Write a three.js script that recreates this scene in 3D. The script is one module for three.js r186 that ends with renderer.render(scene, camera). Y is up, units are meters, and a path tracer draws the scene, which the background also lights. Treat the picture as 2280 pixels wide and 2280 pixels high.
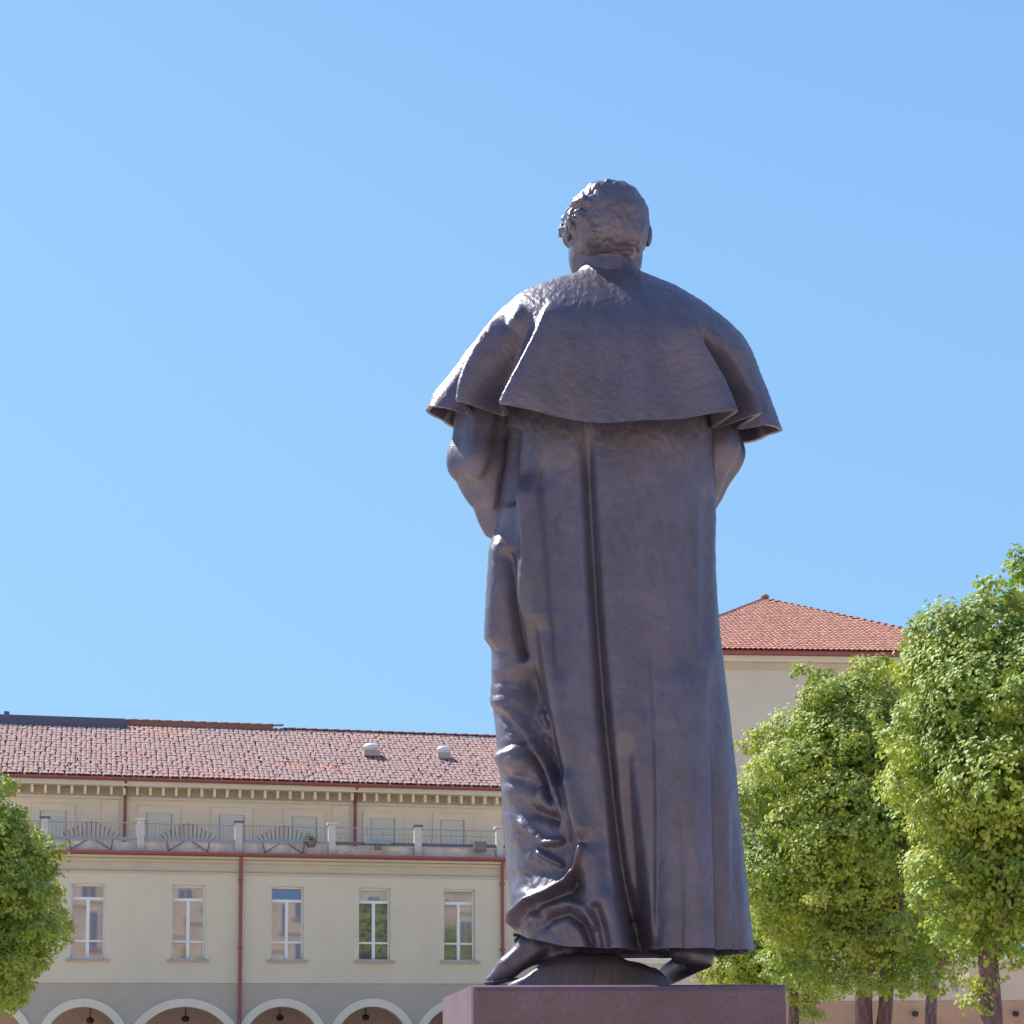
import * as THREE from 'three';
import { mergeGeometries } from 'three/addons/utils/BufferGeometryUtils.js';
import { MarchingCubes } from 'three/addons/objects/MarchingCubes.js';
import { ImprovedNoise } from 'three/addons/math/ImprovedNoise.js';

// ------------------------------------------------------------------ camera, sky, sun, exposure
const scene = new THREE.Scene();
const PX = 2280, FOCAL = 4000, AXIS_Y = 1930, PITCH = 0.1, ROLL = 0.006, EYE = 1.6;
const camera = new THREE.PerspectiveCamera(2 * Math.atan(AXIS_Y / FOCAL) * 180 / Math.PI, 1, 0.1, 2000);
camera.setViewOffset(PX, AXIS_Y * 2, 0, 0, PX, PX);           // the picture is the upper part of a taller frame
camera.aspect = PX / (AXIS_Y * 2);
camera.position.set(0, EYE, 0);
camera.rotation.order = 'YXZ';
camera.rotation.set(PITCH, 0, -ROLL);
camera.updateProjectionMatrix();
camera.updateMatrixWorld(true);

const EXPOSURE = 1.8;
const SUN = new THREE.Vector3(-Math.sin(0.88) * Math.cos(0.86), Math.sin(0.86), -Math.cos(0.88) * Math.cos(0.86)).normalize();
{
  const W = 512, H = 256, data = new Float32Array(W * H * 4), d = new THREE.Vector3();
  const low = [0.42, 0.76, 1.03], mid = [0.265, 0.52, 0.95], top = [0.12, 0.27, 0.66];
  for (let j = 0; j < H; j++) for (let i = 0; i < W; i++) {
    const phi = ((i + 0.5) / W - 0.5) * 2 * Math.PI, el = ((j + 0.5) / H - 0.5) * Math.PI;
    d.set(Math.cos(el) * Math.cos(phi), Math.sin(el), Math.cos(el) * Math.sin(phi));
    const e = Math.max(0, el), a = Math.min(1, e / 0.56), b = Math.min(1, Math.max(0, (e - 0.40) / 1.1));
    const mu = d.dot(SUN), glow = 0.86 + 0.16 * mu + 0.30 * Math.pow(Math.max(0, mu), 5);
    for (let c = 0; c < 3; c++) {
      let v = low[c] + (mid[c] - low[c]) * Math.pow(a, 0.85);
      v += (top[c] - mid[c]) * b * b * (3 - 2 * b);
      const g = 1 + (glow - 1) * [1.35, 1, 0.35][c];
      data[(j * W + i) * 4 + c] = v * g / EXPOSURE;
    }
    data[(j * W + i) * 4 + 3] = 1;
  }
  const sky = new THREE.DataTexture(data, W, H, THREE.RGBAFormat, THREE.FloatType);
  sky.mapping = THREE.EquirectangularReflectionMapping;
  sky.magFilter = sky.minFilter = THREE.LinearFilter;
  sky.needsUpdate = true;
  scene.background = sky;
  scene.environment = sky;
}
const sun = new THREE.DirectionalLight(new THREE.Color(1, 0.945, 0.86), 5);
sun.position.copy(SUN).multiplyScalar(120).add(new THREE.Vector3(0, 0, -30));
sun.target.position.set(0, 0, -30);
sun.castShadow = true;
sun.shadow.mapSize.set(4096, 4096);
Object.assign(sun.shadow.camera, { left: -90, right: 90, top: 90, bottom: -90, near: 1, far: 320 });
scene.add(sun, sun.target);

const renderer = new THREE.WebGLRenderer({ antialias: true });
renderer.toneMapping = THREE.LinearToneMapping;
renderer.toneMappingExposure = EXPOSURE;
renderer.shadowMap.enabled = true;

// ------------------------------------------------------------------ helpers
let seedState = 12345;
const rnd = () => { seedState = (seedState + 0x6d2b79f5) | 0; let t = Math.imul(seedState ^ (seedState >>> 15), 1 | seedState); t = (t + Math.imul(t ^ (t >>> 7), 61 | t)) ^ t; return ((t ^ (t >>> 14)) >>> 0) / 4294967296; };
const rr = (a, b) => a + (b - a) * rnd();
const gauss = () => Math.sqrt(-2 * Math.log(rnd() + 1e-9)) * Math.cos(6.2832 * rnd());
const clamp = (x, a = 0, b = 1) => Math.min(b, Math.max(a, x));
const lerp = (a, b, t) => a + (b - a) * t;
const smooth = (a, b, x) => { const t = clamp((x - a) / (b - a)); return t * t * (3 - 2 * t); };
const perlin = new ImprovedNoise();
const noise = (x, y, z) => perlin.noise(x + 31.7, y + 17.3, z + 5.1);
const fbm = (x, y, z, n = 4) => { let s = 0, a = 1, f = 1; for (let i = 0; i < n; i++) { s += a * noise(x * f, y * f, z * f); a *= 0.5; f *= 2.03; } return s; };
const V = (x, y, z) => new THREE.Vector3(x, y, z);
const lin = (r, g, b) => new THREE.Color().setRGB(r, g, b);

// a pixel of the photograph gives a direction; the distance comes from the plane it is laid on
const camQ = camera.quaternion.clone(), camQi = camQ.clone().invert();
const rayDir = (x, y) => V((x - PX / 2) / FOCAL, -(y - AXIS_Y) / FOCAL, -1).applyQuaternion(camQ);
const rayToZ = (x, y, z) => { const d = rayDir(x, y); return d.multiplyScalar(z / d.z).add(camera.position); };
const toPixel = (p) => { const q = p.clone().sub(camera.position).applyQuaternion(camQi); return [PX / 2 - q.x / q.z * FOCAL, AXIS_Y + q.y / q.z * FOCAL]; };
const K = 2280 / 1932;                                             // measured on a 1932-pixel view

const used = {};
const numbered = (n) => { used[n] = (used[n] ?? -1) + 1; return used[n] ? n + '_' + String(used[n]).padStart(3, '0') : n; };
function thing(name, label, category, at = [0, 0, 0], turn = 0, group) {
  const o = new THREE.Group(); o.name = numbered(name); o.position.set(...at); o.rotation.y = turn;
  o.userData = { label, category }; if (group) o.userData.group = group;
  scene.add(o); return o;
}
function part(name, geometry, material, parent, label) {
  const m = new THREE.Mesh(geometry, material); m.name = name; m.castShadow = m.receiveShadow = true;
  if (label) m.userData.label = label;
  parent.add(m); return m;
}
function structure(name, geometry, material) {
  const m = part(name, geometry, material, scene); m.userData = { kind: 'structure', label: name.replace(/_/g, ' ') }; return m;
}
// texture coordinates in metres, by the main direction of each face
function metreUV(g, s = 1) {
  g = g.index ? g.toNonIndexed() : g;
  if (!g.attributes.normal) g.computeVertexNormals();
  const p = g.attributes.position, uv = new Float32Array(p.count * 2), a = V(), b = V(), c = V();
  for (let i = 0; i < p.count; i += 3) {
    a.fromBufferAttribute(p, i); b.fromBufferAttribute(p, i + 1); c.fromBufferAttribute(p, i + 2);
    const n = b.clone().sub(a).cross(c.clone().sub(a));
    const ax = Math.abs(n.x), ay = Math.abs(n.y), az = Math.abs(n.z);
    [a, b, c].forEach((v, k) => {
      const u = az >= ax && az >= ay ? [v.x, v.y] : ax >= ay ? [v.z, v.y] : [v.x, v.z];
      uv[(i + k) * 2] = u[0] * s; uv[(i + k) * 2 + 1] = u[1] * s;
    });
  }
  g.setAttribute('uv', new THREE.BufferAttribute(uv, 2));
  return g;
}
function box(x0, x1, y0, y1, z0, z1, bevel = 0) {
  if (!bevel) { const g = new THREE.BoxGeometry(x1 - x0, y1 - y0, z1 - z0); g.translate((x0 + x1) / 2, (y0 + y1) / 2, (z0 + z1) / 2); return metreUV(g); }
  const s = new THREE.Shape(); const b = bevel;
  s.moveTo(x0 + b, y0 + b); s.lineTo(x1 - b, y0 + b); s.lineTo(x1 - b, y1 - b); s.lineTo(x0 + b, y1 - b); s.closePath();
  const g = new THREE.ExtrudeGeometry(s, { depth: z1 - z0 - 2 * b, bevelEnabled: true, bevelThickness: b, bevelSize: b, bevelSegments: 2, steps: 1 });
  g.translate(0, 0, z0 + b); return metreUV(g);
}
function cylinder(p, q, r0, r1 = r0, n = 10) {
  const d = q.clone().sub(p), g = new THREE.CylinderGeometry(r1, r0, d.length(), n, 1);
  g.applyQuaternion(new THREE.Quaternion().setFromUnitVectors(V(0, 1, 0), d.clone().normalize()));
  g.translate((p.x + q.x) / 2, (p.y + q.y) / 2, (p.z + q.z) / 2); return g;
}
// tileable noise
function tileNoise(size, cells, seed) {
  const g = new Float32Array(cells * cells); let s = seed * 7919 + 1;
  for (let i = 0; i < g.length; i++) { s = (s * 1664525 + 1013904223) % 4294967296; g[i] = s / 4294967296; }
  return (x, y) => {
    const fx = x / size * cells, fy = y / size * cells, ix = Math.floor(fx), iy = Math.floor(fy), tx = fx - ix, ty = fy - iy;
    const sx = tx * tx * (3 - 2 * tx), sy = ty * ty * (3 - 2 * ty), at = (i, j) => g[((j % cells) + cells) % cells * cells + ((i % cells) + cells) % cells];
    return lerp(lerp(at(ix, iy), at(ix + 1, iy), sx), lerp(at(ix, iy + 1), at(ix + 1, iy + 1), sx), sy);
  };
}
function texture(size, f, { srgb = true, repeat = 1 } = {}) {
  const data = new Uint8Array(size * size * 4);
  for (let j = 0; j < size; j++) for (let i = 0; i < size; i++) {
    const c = f(i, j), k = (j * size + i) * 4;
    for (let n = 0; n < 3; n++) data[k + n] = clamp(c[n] ?? c[0], 0, 1) * 255;
    data[k + 3] = 255;
  }
  const t = new THREE.DataTexture(data, size, size, THREE.RGBAFormat);
  t.wrapS = t.wrapT = THREE.RepeatWrapping; t.magFilter = THREE.LinearFilter; t.minFilter = THREE.LinearMipmapLinearFilter; t.generateMipmaps = true;
  if (srgb) t.colorSpace = THREE.SRGBColorSpace;
  t.repeat.set(repeat, repeat); t.needsUpdate = true; return t;
}
// mottled surface: layered noise round a middle colour, in sRGB factors
function mottle(seed, amount, stretch = [1, 1], cells = [4, 11, 29, 83], size = 512) {
  const ns = cells.map((c, i) => tileNoise(size, c, seed + i * 13)), w = [0.34, 0.28, 0.22, 0.16];
  return (i, j) => { let s = 0; ns.forEach((n, k) => { s += w[k] * n(i * stretch[0], j * stretch[1]); }); return 1 + (s - 0.5) * amount; };
}
function plaster(color, seed, amount = 0.22, repeat = 0.16, extra = {}) {
  const m1 = mottle(seed, amount), m2 = mottle(seed + 5, amount * 0.5), fine = mottle(seed + 9, 0.9, [1, 1], [64, 97, 128, 191]);
  const c = color.clone().convertLinearToSRGB();
  const map = texture(512, (i, j) => { const a = m1(i, j), b = m2(i, j); return [c.r * a, c.g * a * (0.5 + 0.5 * b), c.b * a * b]; }, { repeat });
  const bump = texture(512, (i, j) => [0.5 * fine(i, j)], { srgb: false, repeat: repeat * 3 });
  return new THREE.MeshStandardMaterial({ map, bumpMap: bump, bumpScale: 0.004, roughness: 0.93, ...extra });
}
const paint = (color, roughness = 0.6, metalness = 0) => new THREE.MeshStandardMaterial({ color, roughness, metalness });

const M = {
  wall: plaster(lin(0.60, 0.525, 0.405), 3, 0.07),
  wallAttic: plaster(lin(0.84, 0.65, 0.45), 4, 0.08),
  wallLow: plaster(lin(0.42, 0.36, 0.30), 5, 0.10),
  band: plaster(lin(0.51, 0.43, 0.325), 6, 0.10),
  trim: plaster(lin(0.66, 0.60, 0.485), 7, 0.08),
  arcade: plaster(lin(0.58, 0.40, 0.335), 8, 0.1),
  wallTall: plaster(lin(0.61, 0.54, 0.42), 9, 0.06),
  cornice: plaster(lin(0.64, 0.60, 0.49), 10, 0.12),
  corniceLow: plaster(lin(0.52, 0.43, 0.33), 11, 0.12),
  tan: plaster(lin(0.470, 0.273, 0.179), 12, 0.2),
  rear: plaster(lin(0.564, 0.479, 0.357), 13, 0.25),
  parapet: plaster(lin(0.771, 0.620, 0.536), 14, 0.4, 0.5),
  copper: paint(lin(0.27, 0.075, 0.065), 0.5, 0.1),
  slate: paint(lin(0.12, 0.12, 0.165), 0.85, 0.0),
  iron: paint(lin(0.17, 0.15, 0.16), 0.6, 0.2),
  ironPale: paint(lin(0.30, 0.27, 0.27), 0.6, 0.2),
  beam: paint(lin(0.26, 0.28, 0.33), 0.5, 0.2),
  post: plaster(lin(0.508, 0.479, 0.432), 15, 0.2, 0.5),
  white: paint(lin(0.70, 0.71, 0.69), 0.45),
  shutter: paint(lin(0.76, 0.66, 0.50), 0.7),
  glass: new THREE.MeshPhysicalMaterial({ color: lin(0.30, 0.285, 0.32), roughness: 0.03, metalness: 0.75 }),
  room: paint(lin(0.62, 0.58, 0.50), 0.9),
  sill: paint(lin(0.42, 0.34, 0.29), 0.8),
  dark: paint(lin(0.04, 0.035, 0.035), 0.6),
  terracotta: paint(lin(0.33, 0.14, 0.09), 0.9),
};

// ------------------------------------------------------------------ ground
{
  const m1 = mottle(21, 0.5), m2 = mottle(22, 0.5, [1, 1], [40, 90, 150, 230]);
  const map = texture(512, (i, j) => { const a = m1(i, j) * m2(i, j); return [0.74 * a, 0.68 * a, 0.60 * a]; }, { repeat: 1 });
  const g = new THREE.PlaneGeometry(1600, 1600); g.rotateX(-Math.PI / 2);
  const uv = g.attributes.uv; for (let i = 0; i < uv.count; i++) uv.setXY(i, uv.getX(i) * 300, uv.getY(i) * 300);
  const o = structure('ground', g, new THREE.MeshStandardMaterial({ map, roughness: 0.95 }));
  o.userData.label = 'pale gravel courtyard ground around the stone pedestal';
}

// ------------------------------------------------------------------ building frame: x along the facade, y up, z out of it
class Facade {
  constructor(px, depth, turn) { this.o = rayToZ(px, 2330, -depth); this.o.y = 0; this.turn = turn; this.ux = V(Math.cos(turn), 0, -Math.sin(turn)); this.n = V(Math.sin(turn), 0, Math.cos(turn)); }
  at(px, py, w = 0) {                                             // a pixel laid on the plane w metres out of the facade
    const d = rayDir(px, py), p0 = this.o.clone().addScaledVector(this.n, w), t = p0.clone().sub(camera.position).dot(this.n) / d.dot(this.n);
    const p = d.multiplyScalar(t).add(camera.position).sub(this.o);
    return [p.dot(this.ux), p.y];
  }
  u(q, qy, w = 0) { return this.at(q * K, qy * K, w)[0]; }
  v(q, qy, w = 0) { return this.at(q * K, qy * K, w)[1]; }
}
// half-round roof tile: x across, y up off the roof, z down the slope; tapers and overlaps the one below
function tileShape(w, len, lift) {
  const seg = 5, p = [], ix = [];
  for (let e = 0; e < 2; e++) for (let i = 0; i <= seg; i++) {
    const a = Math.PI * i / seg, r = (e ? 0.52 : 0.44) * w;
    p.push(-Math.cos(a) * r, Math.sin(a) * r * 0.40 + (e ? lift : 0), e ? len : 0);
  }
  for (let i = 0; i < seg; i++) { const a = i, b = i + 1, c = i + seg + 1, d = i + seg + 2; ix.push(a, c, b, b, c, d); }
  const o = p.length / 3;                                           // the lower end shows its thickness
  for (let i = 0; i <= seg; i++) { const a = Math.PI * i / seg, r = 0.40 * w; p.push(-Math.cos(a) * r, Math.sin(a) * r * 0.40 + lift, len - 0.002); }
  for (let i = 0; i < seg; i++) { const a = seg + 1 + i, b = a + 1, c = o + i, d = c + 1; ix.push(a, c, b, b, c, d); }
  const g = new THREE.BufferGeometry(); g.setAttribute('position', new THREE.Float32BufferAttribute(p, 3)); g.setIndex(ix);
  const flat = g.toNonIndexed(); flat.computeVertexNormals(); return flat;
}
// lays tiles over a roof plane; the largest 300 in the picture are parts, the rest one part
function layTiles(roof, spots, shape, colors, world) {
  const mats = colors.map((c) => new THREE.MeshStandardMaterial({ color: c, roughness: 0.92 }));
  const P = V();
  for (const s of spots) {
    P.set(0, 0, 0).applyMatrix4(s.m).applyMatrix4(world);
    const [x, y] = toPixel(P);
    s.score = (x > 0 && x < PX && y > 0 && y < PX && s.seen(x, y) ? 1e6 : 0) - P.distanceTo(camera.position);
  }
  spots.sort((a, b) => b.score - a.score);
  const rest = [];
  spots.forEach((s, i) => {
    if (i < 300) { const t = part('tile', shape, mats[s.c], roof); t.applyMatrix4(s.m); return; }
    const g = shape.clone().applyMatrix4(s.m), n = g.attributes.position.count, col = new Float32Array(n * 3);
    for (let k = 0; k < n; k++) col.set(colors[s.c].toArray(), k * 3);
    g.setAttribute('color', new THREE.BufferAttribute(col, 3)); rest.push(g);
  });
  if (rest.length) {
    const r = part('tile_field', mergeGeometries(rest), new THREE.MeshStandardMaterial({ vertexColors: true, roughness: 0.92 }), roof);
    r.userData.kind = 'stuff';
  }
}
function paneTilted(w, h, x, y, z, tx, ty) { const g = new THREE.BoxGeometry(w, h, 0.012); g.rotateX(tx); g.rotateY(ty); g.translate(x, y, z); return g; }

// ------------------------------------------------------------------ long two-storey building with arcade and terrace
{
  const F = new Facade(640, 57, 0.235);
  const B = thing('arcade_building', 'long cream two-storey building with white arches, roof terrace and weathered tile roof', 'building', F.o.toArray(), F.turn);
  const world = new THREE.Matrix4().makeRotationY(F.turn).setPosition(F.o);
  const q0 = 541;                                                   // heights are read at the middle window
  const uL = F.u(-150, 1800), uR = F.u(1085, 1800);
  const vBand = F.v(q0, 1855), vSoffit = F.v(q0, 1650), vTop = F.v(q0, 1617), vSill = F.v(q0, 1812), vHead = F.v(q0, 1673);
  const DEPTH = 11, SET = 2.6;
  // lower wall with arches
  const arches = [[-22, 86], [157, 86.5], [349, 118], [533, 88], [703, 83], [866, 84], [1022, 84]].map(([q, r]) => {
    const c = F.u(q, 1900), R = (F.u(q + r, 1900) - F.u(q - r, 1900)) / 2, crown = F.v(q, 1884.5);
    return { c, R, spring: crown - R };
  });
  const low = new THREE.Shape(); low.moveTo(uL, 0); 
  for (const a of arches) {
    const r = a.R - 0.1; low.lineTo(a.c - r, 0); low.lineTo(a.c - r, a.spring); low.absarc(a.c, a.spring, r, Math.PI, 0, true); low.lineTo(a.c + r, 0);
  }
  low.lineTo(uR, 0); low.lineTo(uR, vBand); low.lineTo(uL, vBand); low.closePath();
  const lowG = new THREE.ExtrudeGeometry(low, { depth: 0.5, bevelEnabled: false, curveSegments: 36 }); lowG.translate(0, 0, -0.5);
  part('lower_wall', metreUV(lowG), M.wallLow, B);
  for (const a of arches) {
    const s = new THREE.Shape(), ro = a.R, ri = a.R - 0.24;
    s.moveTo(a.c - ro, 0); s.lineTo(a.c - ro, a.spring); s.absarc(a.c, a.spring, ro, Math.PI, 0, true); s.lineTo(a.c + ro, 0);
    s.lineTo(a.c + ri, 0); s.lineTo(a.c + ri, a.spring); s.absarc(a.c, a.spring, ri, 0, Math.PI, false); s.lineTo(a.c - ri, 0); s.closePath();
    const g = new THREE.ExtrudeGeometry(s, { depth: 0.34, bevelEnabled: true, bevelSize: 0.012, bevelThickness: 0.012, bevelSegments: 1, curveSegments: 36 }); g.translate(0, 0, -0.3);
    part('arch_trim', metreUV(g), M.trim, B);
  }
  part('arcade_back_wall', box(uL, uR, 0, vBand - 0.12, -3.3, -3.1), M.arcade, B, 'dusky pink wall inside the arcade');
  part('arcade_ceiling', box(uL, uR, vBand - 0.12, vBand - 0.003, -3.3, -0.503), M.arcade, B);
  [[170, 1925], [350, 1922], [528, 1920], [690, 1919], [850, 1919]].forEach(([q, y]) => {
    const L = new THREE.Group(); L.name = 'arcade_lamp'; B.add(L);
    const [u, v] = F.at(q * K, y * K, -1.8);
    part('lamp_body', new THREE.LatheGeometry([[0.001, -0.11], [0.09, -0.09], [0.13, 0.0], [0.11, 0.06], [0.03, 0.10], [0.001, 0.1]].map(([x, y]) => new THREE.Vector2(x, y)), 12).translate(u, v, -1.8), M.dark, L);
    part('lamp_rod', cylinder(V(u, v + 0.08, -1.8), V(u, vBand - 0.12, -1.8), 0.018), M.dark, L);
  });
  // upper wall with window openings
  const wins = [[165.5, 62], [355, 61], [541.5, 60], [706, 59.5], [866.5, 58]].map(([q, w]) => ({ c: F.u(q, 1750), w: 1.04 }));
  wins.unshift({ c: F.u(-25, 1750), w: 1.04 }); wins.push({ c: F.u(1015, 1750), w: 1.04 });
  const up = new THREE.Shape(); up.moveTo(uL, vBand); up.lineTo(uR, vBand); up.lineTo(uR, vSoffit); up.lineTo(uL, vSoffit); up.closePath();
  for (const w of wins) { const h = new THREE.Path(); h.moveTo(w.c - w.w / 2, vSill); h.lineTo(w.c + w.w / 2, vSill); h.lineTo(w.c + w.w / 2, vHead); h.lineTo(w.c - w.w / 2, vHead); h.closePath(); up.holes.push(h); }
  const upG = new THREE.ExtrudeGeometry(up, { depth: 0.42, bevelEnabled: false }); upG.translate(0, 0, -0.39);
  part('upper_wall', metreUV(upG), M.wall, B);
  // painted eaves band and mouldings
  part('eaves_band', box(uL, uR, vSoffit + 0.002, vTop - 0.10, -0.4, 0.012), M.band, B);
  part('moulding', box(uL, uR, vSoffit - 0.05, vSoffit + 0.03, 0.034, 0.07, 0.012), M.band, B);
  part('moulding', box(uL, uR, vTop - 0.24, vTop - 0.13, 0.015, 0.10, 0.02), M.band, B);
  part('moulding', box(uL, uR, vTop - 0.125, vTop - 0.04, -0.38, 0.22, 0.02), M.band, B);
  for (const q of [362, 706]) part('vent_grille', box(F.u(q - 7, 1635), F.u(q + 7, 1635), F.v(q, 1638), F.v(q, 1634), 0.014, 0.03), M.band, B);
  // gutter: half-round channel
  const chan = (r) => { const s = new THREE.Shape(); s.absarc(0, 0, r, Math.PI, 0, false); s.lineTo(r - 0.02, 0.0); s.absarc(0, 0, r - 0.02, 0, Math.PI, true); s.closePath(); return s; };
  const gutter = (u0, u1, v, z, r) => { const g = new THREE.ExtrudeGeometry(chan(r), { depth: u1 - u0, bevelEnabled: false, curveSegments: 8 }); g.rotateY(Math.PI / 2); g.translate(u0, v, z); return g; };
  part('gutter', gutter(uL, uR + 0.1, vTop + 0.075, 0.26, 0.105), M.copper, B);
  // downpipes below the terrace
  for (const q of [454, 948]) {
    const u = F.u(q, 1700, 0.13);
    part('downpipe', mergeGeometries([cylinder(V(u, 0, 0.13), V(u, vTop - 0.26, 0.13), 0.055, 0.055, 12), cylinder(V(u, vTop - 0.26, 0.13), V(u, vTop - 0.02, 0.26), 0.055, 0.055, 12)]), M.copper, B);
    for (const f of [0.35, 0.62, 0.9]) part('pipe_clamp', box(u - 0.075, u + 0.075, lerp(0, vTop, f) - 0.03, lerp(0, vTop, f) + 0.03, 0.034, 0.20), M.copper, B);
  }
  // windows
  const h = vHead - vSill, tr = 0.40, cross = 0.58;
  wins.forEach((w, i) => {
    const W = new THREE.Group(); W.name = 'window'; B.add(W);
    const x0 = w.c - w.w / 2, x1 = w.c + w.w / 2, z = -0.20, f = 0.055;
    const bars = [box(x0 + .002, x0 + f, vSill, vHead, z - 0.04, z + 0.03), box(x1 - f, x1 - .002, vSill, vHead, z - 0.04, z + 0.03),
      box(x0 + f, x1 - f, vSill, vSill + f, z - 0.04, z + 0.03), box(x0 + f, x1 - f, vHead - f, vHead - .002, z - 0.04, z + 0.03),
      box(x0 + f, x1 - f, vHead - tr - 0.09, vHead - tr, z - 0.04, z + 0.04), box(w.c - 0.05, w.c + 0.05, vSill + f, vHead - tr - 0.09, z - 0.04, z + 0.045),
      box(x0 + f, w.c - 0.05, vSill + cross - .03, vSill + cross + .03, z - 0.03, z + 0.03), box(w.c + 0.05, x1 - f, vSill + cross - .03, vSill + cross + .03, z - 0.03, z + 0.03)];
    part('frame', mergeGeometries(bars), M.white, W);
    const yb = vSill + f, ym = vSill + cross, yt = vHead - tr - 0.09, wp = w.w / 2 - f - 0.05;
    for (const s of [-1, 1]) {
      const ty = gauss() * 0.014, tx = gauss() * 0.006, cx = w.c + s * (0.05 + wp / 2);
      part('pane', paneTilted(wp, ym - yb, cx, (yb + ym) / 2, z, tx, ty), M.glass, W);
      part('pane', paneTilted(wp, yt - ym, cx, (yt + ym) / 2, z, tx + gauss() * 0.003, ty), M.glass, W);
    }
    part('transom_pane', paneTilted(w.w - 2 * f, tr - f, w.c, vHead - (tr + f) / 2, z, i === 3 ? -0.10 : -0.012, gauss() * 0.008), M.glass, W);
    part('sill', box(x0 - 0.12, x1 + 0.12, vSill - 0.075, vSill - 0.002, -0.19, 0.13, 0.012), M.sill, W);
    part('room_lining', box(x0 + .003, x1 - .003, vSill + .003, vHead - .003, -0.36, -0.30), M.room, W);
  });
  // terrace: floor slab, low parapet, posts, beam, ironwork
  const vFloor = vTop + 0.06;
  part('terrace_slab', box(uL, uR, vTop - 0.035, vFloor, -DEPTH, 0.13), M.band, B);
  const zP = 0.0, posts = [-90, 84, 265, 450, 626, 788, 942, 1080].map((q) => F.u(q, 1580, zP));
  const vBeam = F.v(q0, 1588, zP), vPost = F.v(q0, 1552, zP), vRail = F.v(q0, 1559, zP);
  posts.forEach((u, i) => {
    const P = new THREE.Group(); P.name = 'terrace_post'; B.add(P);
    part('shaft', box(u - 0.115, u + 0.115, vFloor, vPost - 0.05, -0.115, 0.115, 0.012), M.post, P);
    part('cap', box(u - 0.16, u + 0.16, vPost - 0.048, vPost + 0.015, -0.16, 0.16, 0.015), i % 2 ? M.slate : M.post, P);
  });
  for (let i = 0; i + 1 < posts.length; i++) {
    const a = posts[i] + 0.118, b = posts[i + 1] - 0.118, c = (a + b) / 2 - 0.05, wdt = b - a;
    part('parapet_wall', box(a, b, vFloor, vBeam - 0.10, -0.16, -0.06), M.parapet, B);
    part('terrace_beam', box(a, b, vBeam - 0.06, vBeam + 0.035, -0.10, 0.06, 0.012), i > 3 ? M.slate : M.beam, B);
    const rails = [cylinder(V(a, vRail, -0.05), V(b, vRail, -0.05), 0.018, 0.018, 6)];
    if (i > 3) rails.push(cylinder(V(a, vRail - 0.2, 0), V(b, vRail - 0.2, 0), 0.011, 0.011, 6));
    for (const g of rails) part('rail', g, M.ironPale, B);
    if (i <= 3) {
      const n = 13;
      for (let k = 0; k < n; k++) {
        const t = (k - (n - 1) / 2) / ((n - 1) / 2), x = c + t * Math.min(0.85, wdt * 0.36), hh = (vRail - vBeam) * (1.08 - 0.80 * Math.pow(Math.abs(t), 1.3));
        part('picket', cylinder(V(x - t * 0.1, vBeam + 0.03, 0), V(x, vBeam + hh, 0), 0.020, 0.020, 6), M.iron, B);
      }
      for (let k = 1; k < 24; k++) part('baluster', cylinder(V(a + wdt * k / 24, vBeam + 0.03, -0.05), V(a + wdt * k / 24, vRail, -0.05), 0.007, 0.007, 5), M.ironPale, B);
      for (const s of [-1, 1]) {
        part('brace', cylinder(V(c + s * 0.12, vBeam - 0.065, 0), V(c + s * 0.62, vFloor + 0.06, 0), 0.016, 0.016, 6), M.iron, B);
        part('brace', cylinder(V(c + s * 0.66, vBeam - 0.065, 0), V(c + s * 0.60, vFloor + 0.02, 0), 0.018, 0.018, 6), M.iron, B);
      }
    } else {
      for (let k = 1; k < 15; k++) part('picket', cylinder(V(a + wdt * k / 15, vBeam + 0.03, 0), V(a + wdt * k / 15, vBeam + (k % 3 ? 0.2 : vRail - vBeam), 0), 0.010, 0.010, 5), M.ironPale, B);
    }
  }
  // attic storey, set back
  const zA = -SET, vEave = F.v(q0, 1479, zA + 0.6), vCorn = F.v(q0, 1511, zA), vDoor = F.v(q0, 1540, zA);
  part('attic_wall', box(uL, uR, vFloor, vEave - 0.06, zA - 7.6, zA), M.wallAttic, B);
  part('attic_moulding', box(uL, uR, vCorn - 0.10, vCorn, zA + .003, zA + 0.07, 0.012), M.trim, B);
  part('attic_soffit', box(uL, uR, vEave - 0.20, vEave - 0.02, zA + .003, zA + 0.56), M.trim, B);
  for (let k = 0, u = uL + 0.2; u < uR - 0.2; k++, u += 0.415) part('bracket', box(u - 0.045, u + 0.045, vCorn + 0.01, vEave - 0.205, zA + .003, zA + 0.42, 0.015), M.wallAttic, B);
  part('frieze', box(uL, uR, vCorn + 0.004, vEave - 0.203, zA + .004, zA + 0.05), M.band, B);
  part('attic_gutter', gutter(uL, uR + 0.1, vEave + 0.05, zA + 0.66, 0.105), M.copper, B);
  for (const q of [236, 670]) {
    const u = F.u(q, 1530, zA + 0.12);
    part('downpipe', mergeGeometries([cylinder(V(u, vFloor, zA + 0.12), V(u, vCorn - 0.05, zA + 0.12), 0.05, 0.05, 10), cylinder(V(u, vCorn - 0.05, zA + 0.12), V(u, vEave, zA + 0.62), 0.05, 0.05, 10)]), M.copper, B);
    part('quoin_panel', box(u - 0.75, u - 0.2, vFloor, vCorn - 0.11, zA + .003, zA + 0.045, 0.012), M.wallAttic, B);
  }
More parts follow.
